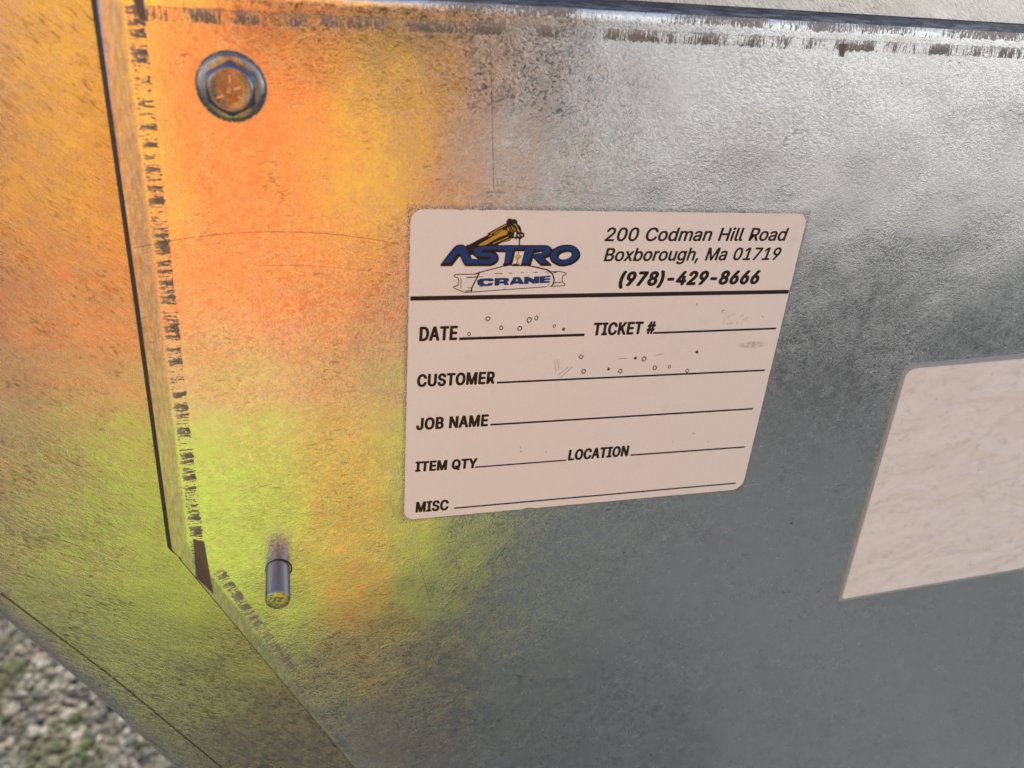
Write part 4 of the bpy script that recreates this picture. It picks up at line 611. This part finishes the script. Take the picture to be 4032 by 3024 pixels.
# ================================================================== the photographer, seen only as the colour in the steel
def skin_mesh(name, verts, edges, radii, root, levels=2):
    me = bpy.data.meshes.new('tmp'); me.from_pydata(verts, edges, [])
    ob = bpy.data.objects.new('tmp', me); COL.objects.link(ob)
    ob.modifiers.new('s', 'SKIN'); sv = me.skin_vertices[0].data
    for i, r_ in enumerate(radii): sv[i].radius = r_ if isinstance(r_, tuple) else (r_, r_)
    for i in range(len(verts)): sv[i].use_root = i == root
    m = ob.modifiers.new('u', 'SUBSURF'); m.levels = levels; m.render_levels = levels
    dg = bpy.context.evaluated_depsgraph_get(); dg.update()
    out_ = bpy.data.meshes.new_from_object(ob.evaluated_get(dg)); out_.name = name
    bpy.data.objects.remove(ob); bpy.data.meshes.remove(me)
    return out_
BX, BY = -.055, -.55
ph_c = CAM + BACK * .06 + RIGHT * .0615 - UP * .024
person = empty('person', (BX, BY, 0))
tag(person, 'person in a lime and orange safety vest holding up a phone', 'person')
def rel(p): return (p.x - BX, p.y - BY, p.z)
wr = ph_c + RIGHT * .075 + BACK * .055 - UP * .045; pa = ph_c + RIGHT * .082 + BACK * .022 - UP * .012
V = [(0, 0, .95), (0, 0, 1.12), (0, -.01, 1.30), (0, 0, 1.46), (0, .02, 1.53), (0, .03, 1.61), (0, .03, 1.70),
     (-.10, 0, .90), (-.11, .02, .50), (-.115, 0, .09), (-.12, .12, .04), (.10, 0, .90), (.11, .02, .50), (.115, 0, .09), (.12, .12, .04),
     (.185, -.01, 1.42), (.27, .02, 1.16), rel(wr), rel(pa), (-.185, -.01, 1.42), (-.25, -.03, 1.14), (-.24, .06, .90), (-.235, .08, .82)]
E_ = [(0, 1), (1, 2), (2, 3), (3, 4), (4, 5), (5, 6), (0, 7), (7, 8), (8, 9), (9, 10), (0, 11), (11, 12), (12, 13), (13, 14), (2, 15), (15, 16), (16, 17), (17, 18), (2, 19), (19, 20), (20, 21), (21, 22)]
Rr = [(.15, .11), (.14, .10), (.16, .105), .07, .055, (.075, .095), (.065, .08), .085, .06, .045, .04, .085, .06, .045, .04, .062, .045, .03, (.02, .034), .062, .045, .03, (.02, .034)]
def fingers(base, fwd, side, curl, out_l):
    for k in range(4):
        b = base + side * (.020 * (1.5 - k)); ln = (.9, 1.0, .95, .75)[k]; i0 = len(V)
        p1 = b + fwd * .030 * ln; p2 = p1 + (fwd * .45 + curl * .9).normalized() * .028 * ln; p3 = p2 + (curl * .9 - fwd * .4).normalized() * .022 * ln
        for p in (p1, p2, p3): V.append(rel(p))
        Rr.extend((.0095, .009, .0075)); E_.extend(((out_l, i0), (i0, i0 + 1), (i0 + 1, i0 + 2)))
    i0 = len(V); t1 = base + side * .038 - fwd * .015; t2 = t1 - RIGHT * .03 + BACK * .002
    V.append(rel(t1)); V.append(rel(t2)); Rr.extend((.011, .009)); E_.extend(((out_l, i0), (i0, i0 + 1)))
fingers(pa, (-BACK * .9 + RIGHT * .25).normalized(), UP, -RIGHT, 18)
hb = Vector((BX - .235, BY + .08, .82)); dn = Vector((0, .1, -1))
for k in range(4):
    i0 = len(V); b = hb + Vector((0, .020 * (1.5 - k), -.03))
    for q in (b, b + Vector((.004, .0, -.035)), b + Vector((.014, .0, -.062))): V.append(rel(q))
    Rr.extend((.0095, .009, .008)); E_.extend(((22, i0), (i0, i0 + 1), (i0 + 1, i0 + 2)))
i0 = len(V); V.append(rel(hb + Vector((.02, .045, -.005)))); V.append(rel(hb + Vector((.028, .055, -.04)))); Rr.extend((.011, .009)); E_.extend(((22, i0), (i0, i0 + 1)))
bme = skin_mesh('body', V, E_, Rr, 0)
bme.materials.append(N('dark_workwear').set(Base_Color=(.035, .04, .05), Roughness=.9)); bme.materials.append(N('skin').set(Base_Color=(.45, .27, .19), Roughness=.55)); bme.materials.append(N('work_trousers').set(Base_Color=(.10, .095, .085), Roughness=.9))
prel, hrel = Vector(rel(pa)), Vector(rel(hb))
for f in bme.polygons:
    c = f.center; f.use_smooth = True
    f.material_index = 1 if c.z > 1.50 or (c - prel).length < .085 or (c - hrel).length < .11 else (2 if c.z < .98 and abs(c.x) < .2 and (c - hrel).length > .11 else 0)
link(bpy.data.objects.new('body', bme), person)
# face and hair
def blob(name, parts, mat, par):
    bm = bmesh.new()
    for c, s_ in parts:
        r0 = bmesh.ops.create_icosphere(bm, subdivisions=3, radius=1); bmesh.ops.scale(bm, vec=s_, verts=r0['verts']); bmesh.ops.translate(bm, vec=c, verts=r0['verts'])
    return obj(name, bm, mat, par, True)
blob('hard_hat', [((0, .02, 1.735), (.112, .135, .085)), ((0, .05, 1.715), (.125, .17, .012))], N('white_plastic').set(Base_Color=(.75, .75, .72), Roughness=.35), person)
em = N('eye').set(Base_Color=(.1, .08, .06), Roughness=.2)
for sx in (-1, 1): blob('eye', [((sx * .032, .118, 1.655), (.013, .010, .009))], em, person)
blob('nose', [((0, .128, 1.63), (.014, .02, .024))], bme.materials[1], person)
blob('mouth', [((0, .118, 1.592), (.024, .008, .006))], N('lips').set(Base_Color=(.35, .14, .12), Roughness=.5), person)
for sx in (-1, 1): blob('ear', [((sx * .078, .03, 1.645), (.010, .02, .03))], bme.materials[1], person)
# vest: lofted shell with cloth thickness
bm = bmesh.new(); seg = 48; rings = []
for zz, a, b in ((.70, .198, .150), (.80, .197, .150), (.92, .192, .142), (1.05, .188, .138), (1.18, .192, .142), (1.30, .20, .142), (1.38, .19, .13), (1.43, .17, .11), (1.47, .11, .085)):
    rings.append([bm.verts.new((a * math.copysign(abs(math.cos(t)) ** .8, math.cos(t)) * (1 + .012 * math.sin(9 * t + zz * 20)), b * math.copysign(abs(math.sin(t)) ** .75, math.sin(t)) * (1 + .015 * math.sin(7 * t - zz * 14)), zz)) for t in [2 * math.pi * i / seg for i in range(seg)]])
for a, b in zip(rings, rings[1:]):
    for i in range(seg): bm.faces.new((a[i], a[(i + 1) % seg], b[(i + 1) % seg], b[i])).smooth = True
g = N('safety_vest_cloth'); v = g.mm(); x, y, z = g.sep(v)
box = lambda val, a, b: g.ma('MULTIPLY', g.ramp(val, a - 2, a + 2), g.ramp(val, b + 2, b - 2))
LIME, ORANGE, SILVER = (.47, .60, .065), (.98, .215, .045), (.34, .29, .34)
above = g.ramp(z, 948, 952)
orange = g.over(g.ma('MULTIPLY', above, box(x, -54, 56)), g.ma('MULTIPLY', above, box(x, 126, 182)), g.ma('MULTIPLY', above, g.ramp(x, -134, -142)), box(z, 985, 1062),
                g.ma('MULTIPLY', box(x, 50, 88), g.ramp(z, 952, 948)))
col = g.mix(above, LIME, (.93, .57, .05)); col = g.mix(orange, col, ORANGE); col = g.mix(box(z, 955, 985), col, SILVER)
vest = obj('safety_vest', bm, g.set(Base_Color=col, Roughness=.85, Normal=g.bump(g.noise(v, .012, 3), .6, .02)), person, True)
m = vest.modifiers.new('cloth', 'SOLIDIFY'); m.thickness = .004; m.offset = 1
# phone in the hand, its lens at the camera
phone = empty('phone', ph_c); tag(phone, 'dark phone held landscape in a raised hand', 'phone')
phone.matrix_world = Matrix(((RIGHT.x, UP.x, BACK.x, ph_c.x), (RIGHT.y, UP.y, BACK.y, ph_c.y), (RIGHT.z, UP.z, BACK.z, ph_c.z), (0, 0, 0, 1)))
bm = bmesh.new(); bmesh.ops.create_cube(bm, size=1); bmesh.ops.scale(bm, vec=(.147, .072, .008), verts=bm.verts)
bmesh.ops.bevel(bm, geom=[e for e in bm.edges if abs((e.verts[0].co - e.verts[1].co).z) > .005], offset=.009, segments=5, affect='EDGES')
obj('case', bm, N('phone_glass').set(Base_Color=(.03, .03, .035), Roughness=.3), phone)
bm = bmesh.new(); bmesh.ops.create_cone(bm, cap_ends=True, segments=32, radius1=.006, radius2=.006, depth=.0012, matrix=Matrix.Translation((-.0615, .024, -.0045)))
obj('lens', bm, N('lens_glass').set(Base_Color=(.01, .01, .015), Roughness=.05), phone)
bm = bmesh.new(); bmesh.ops.create_cube(bm, size=1); bmesh.ops.scale(bm, vec=(.138, .064, .0004), verts=bm.verts); bmesh.ops.translate(bm, vec=(0, 0, .0043), verts=bm.verts)
obj('screen', bm, N('screen_glass').set(Base_Color=(.02, .02, .02), Roughness=.1), phone)
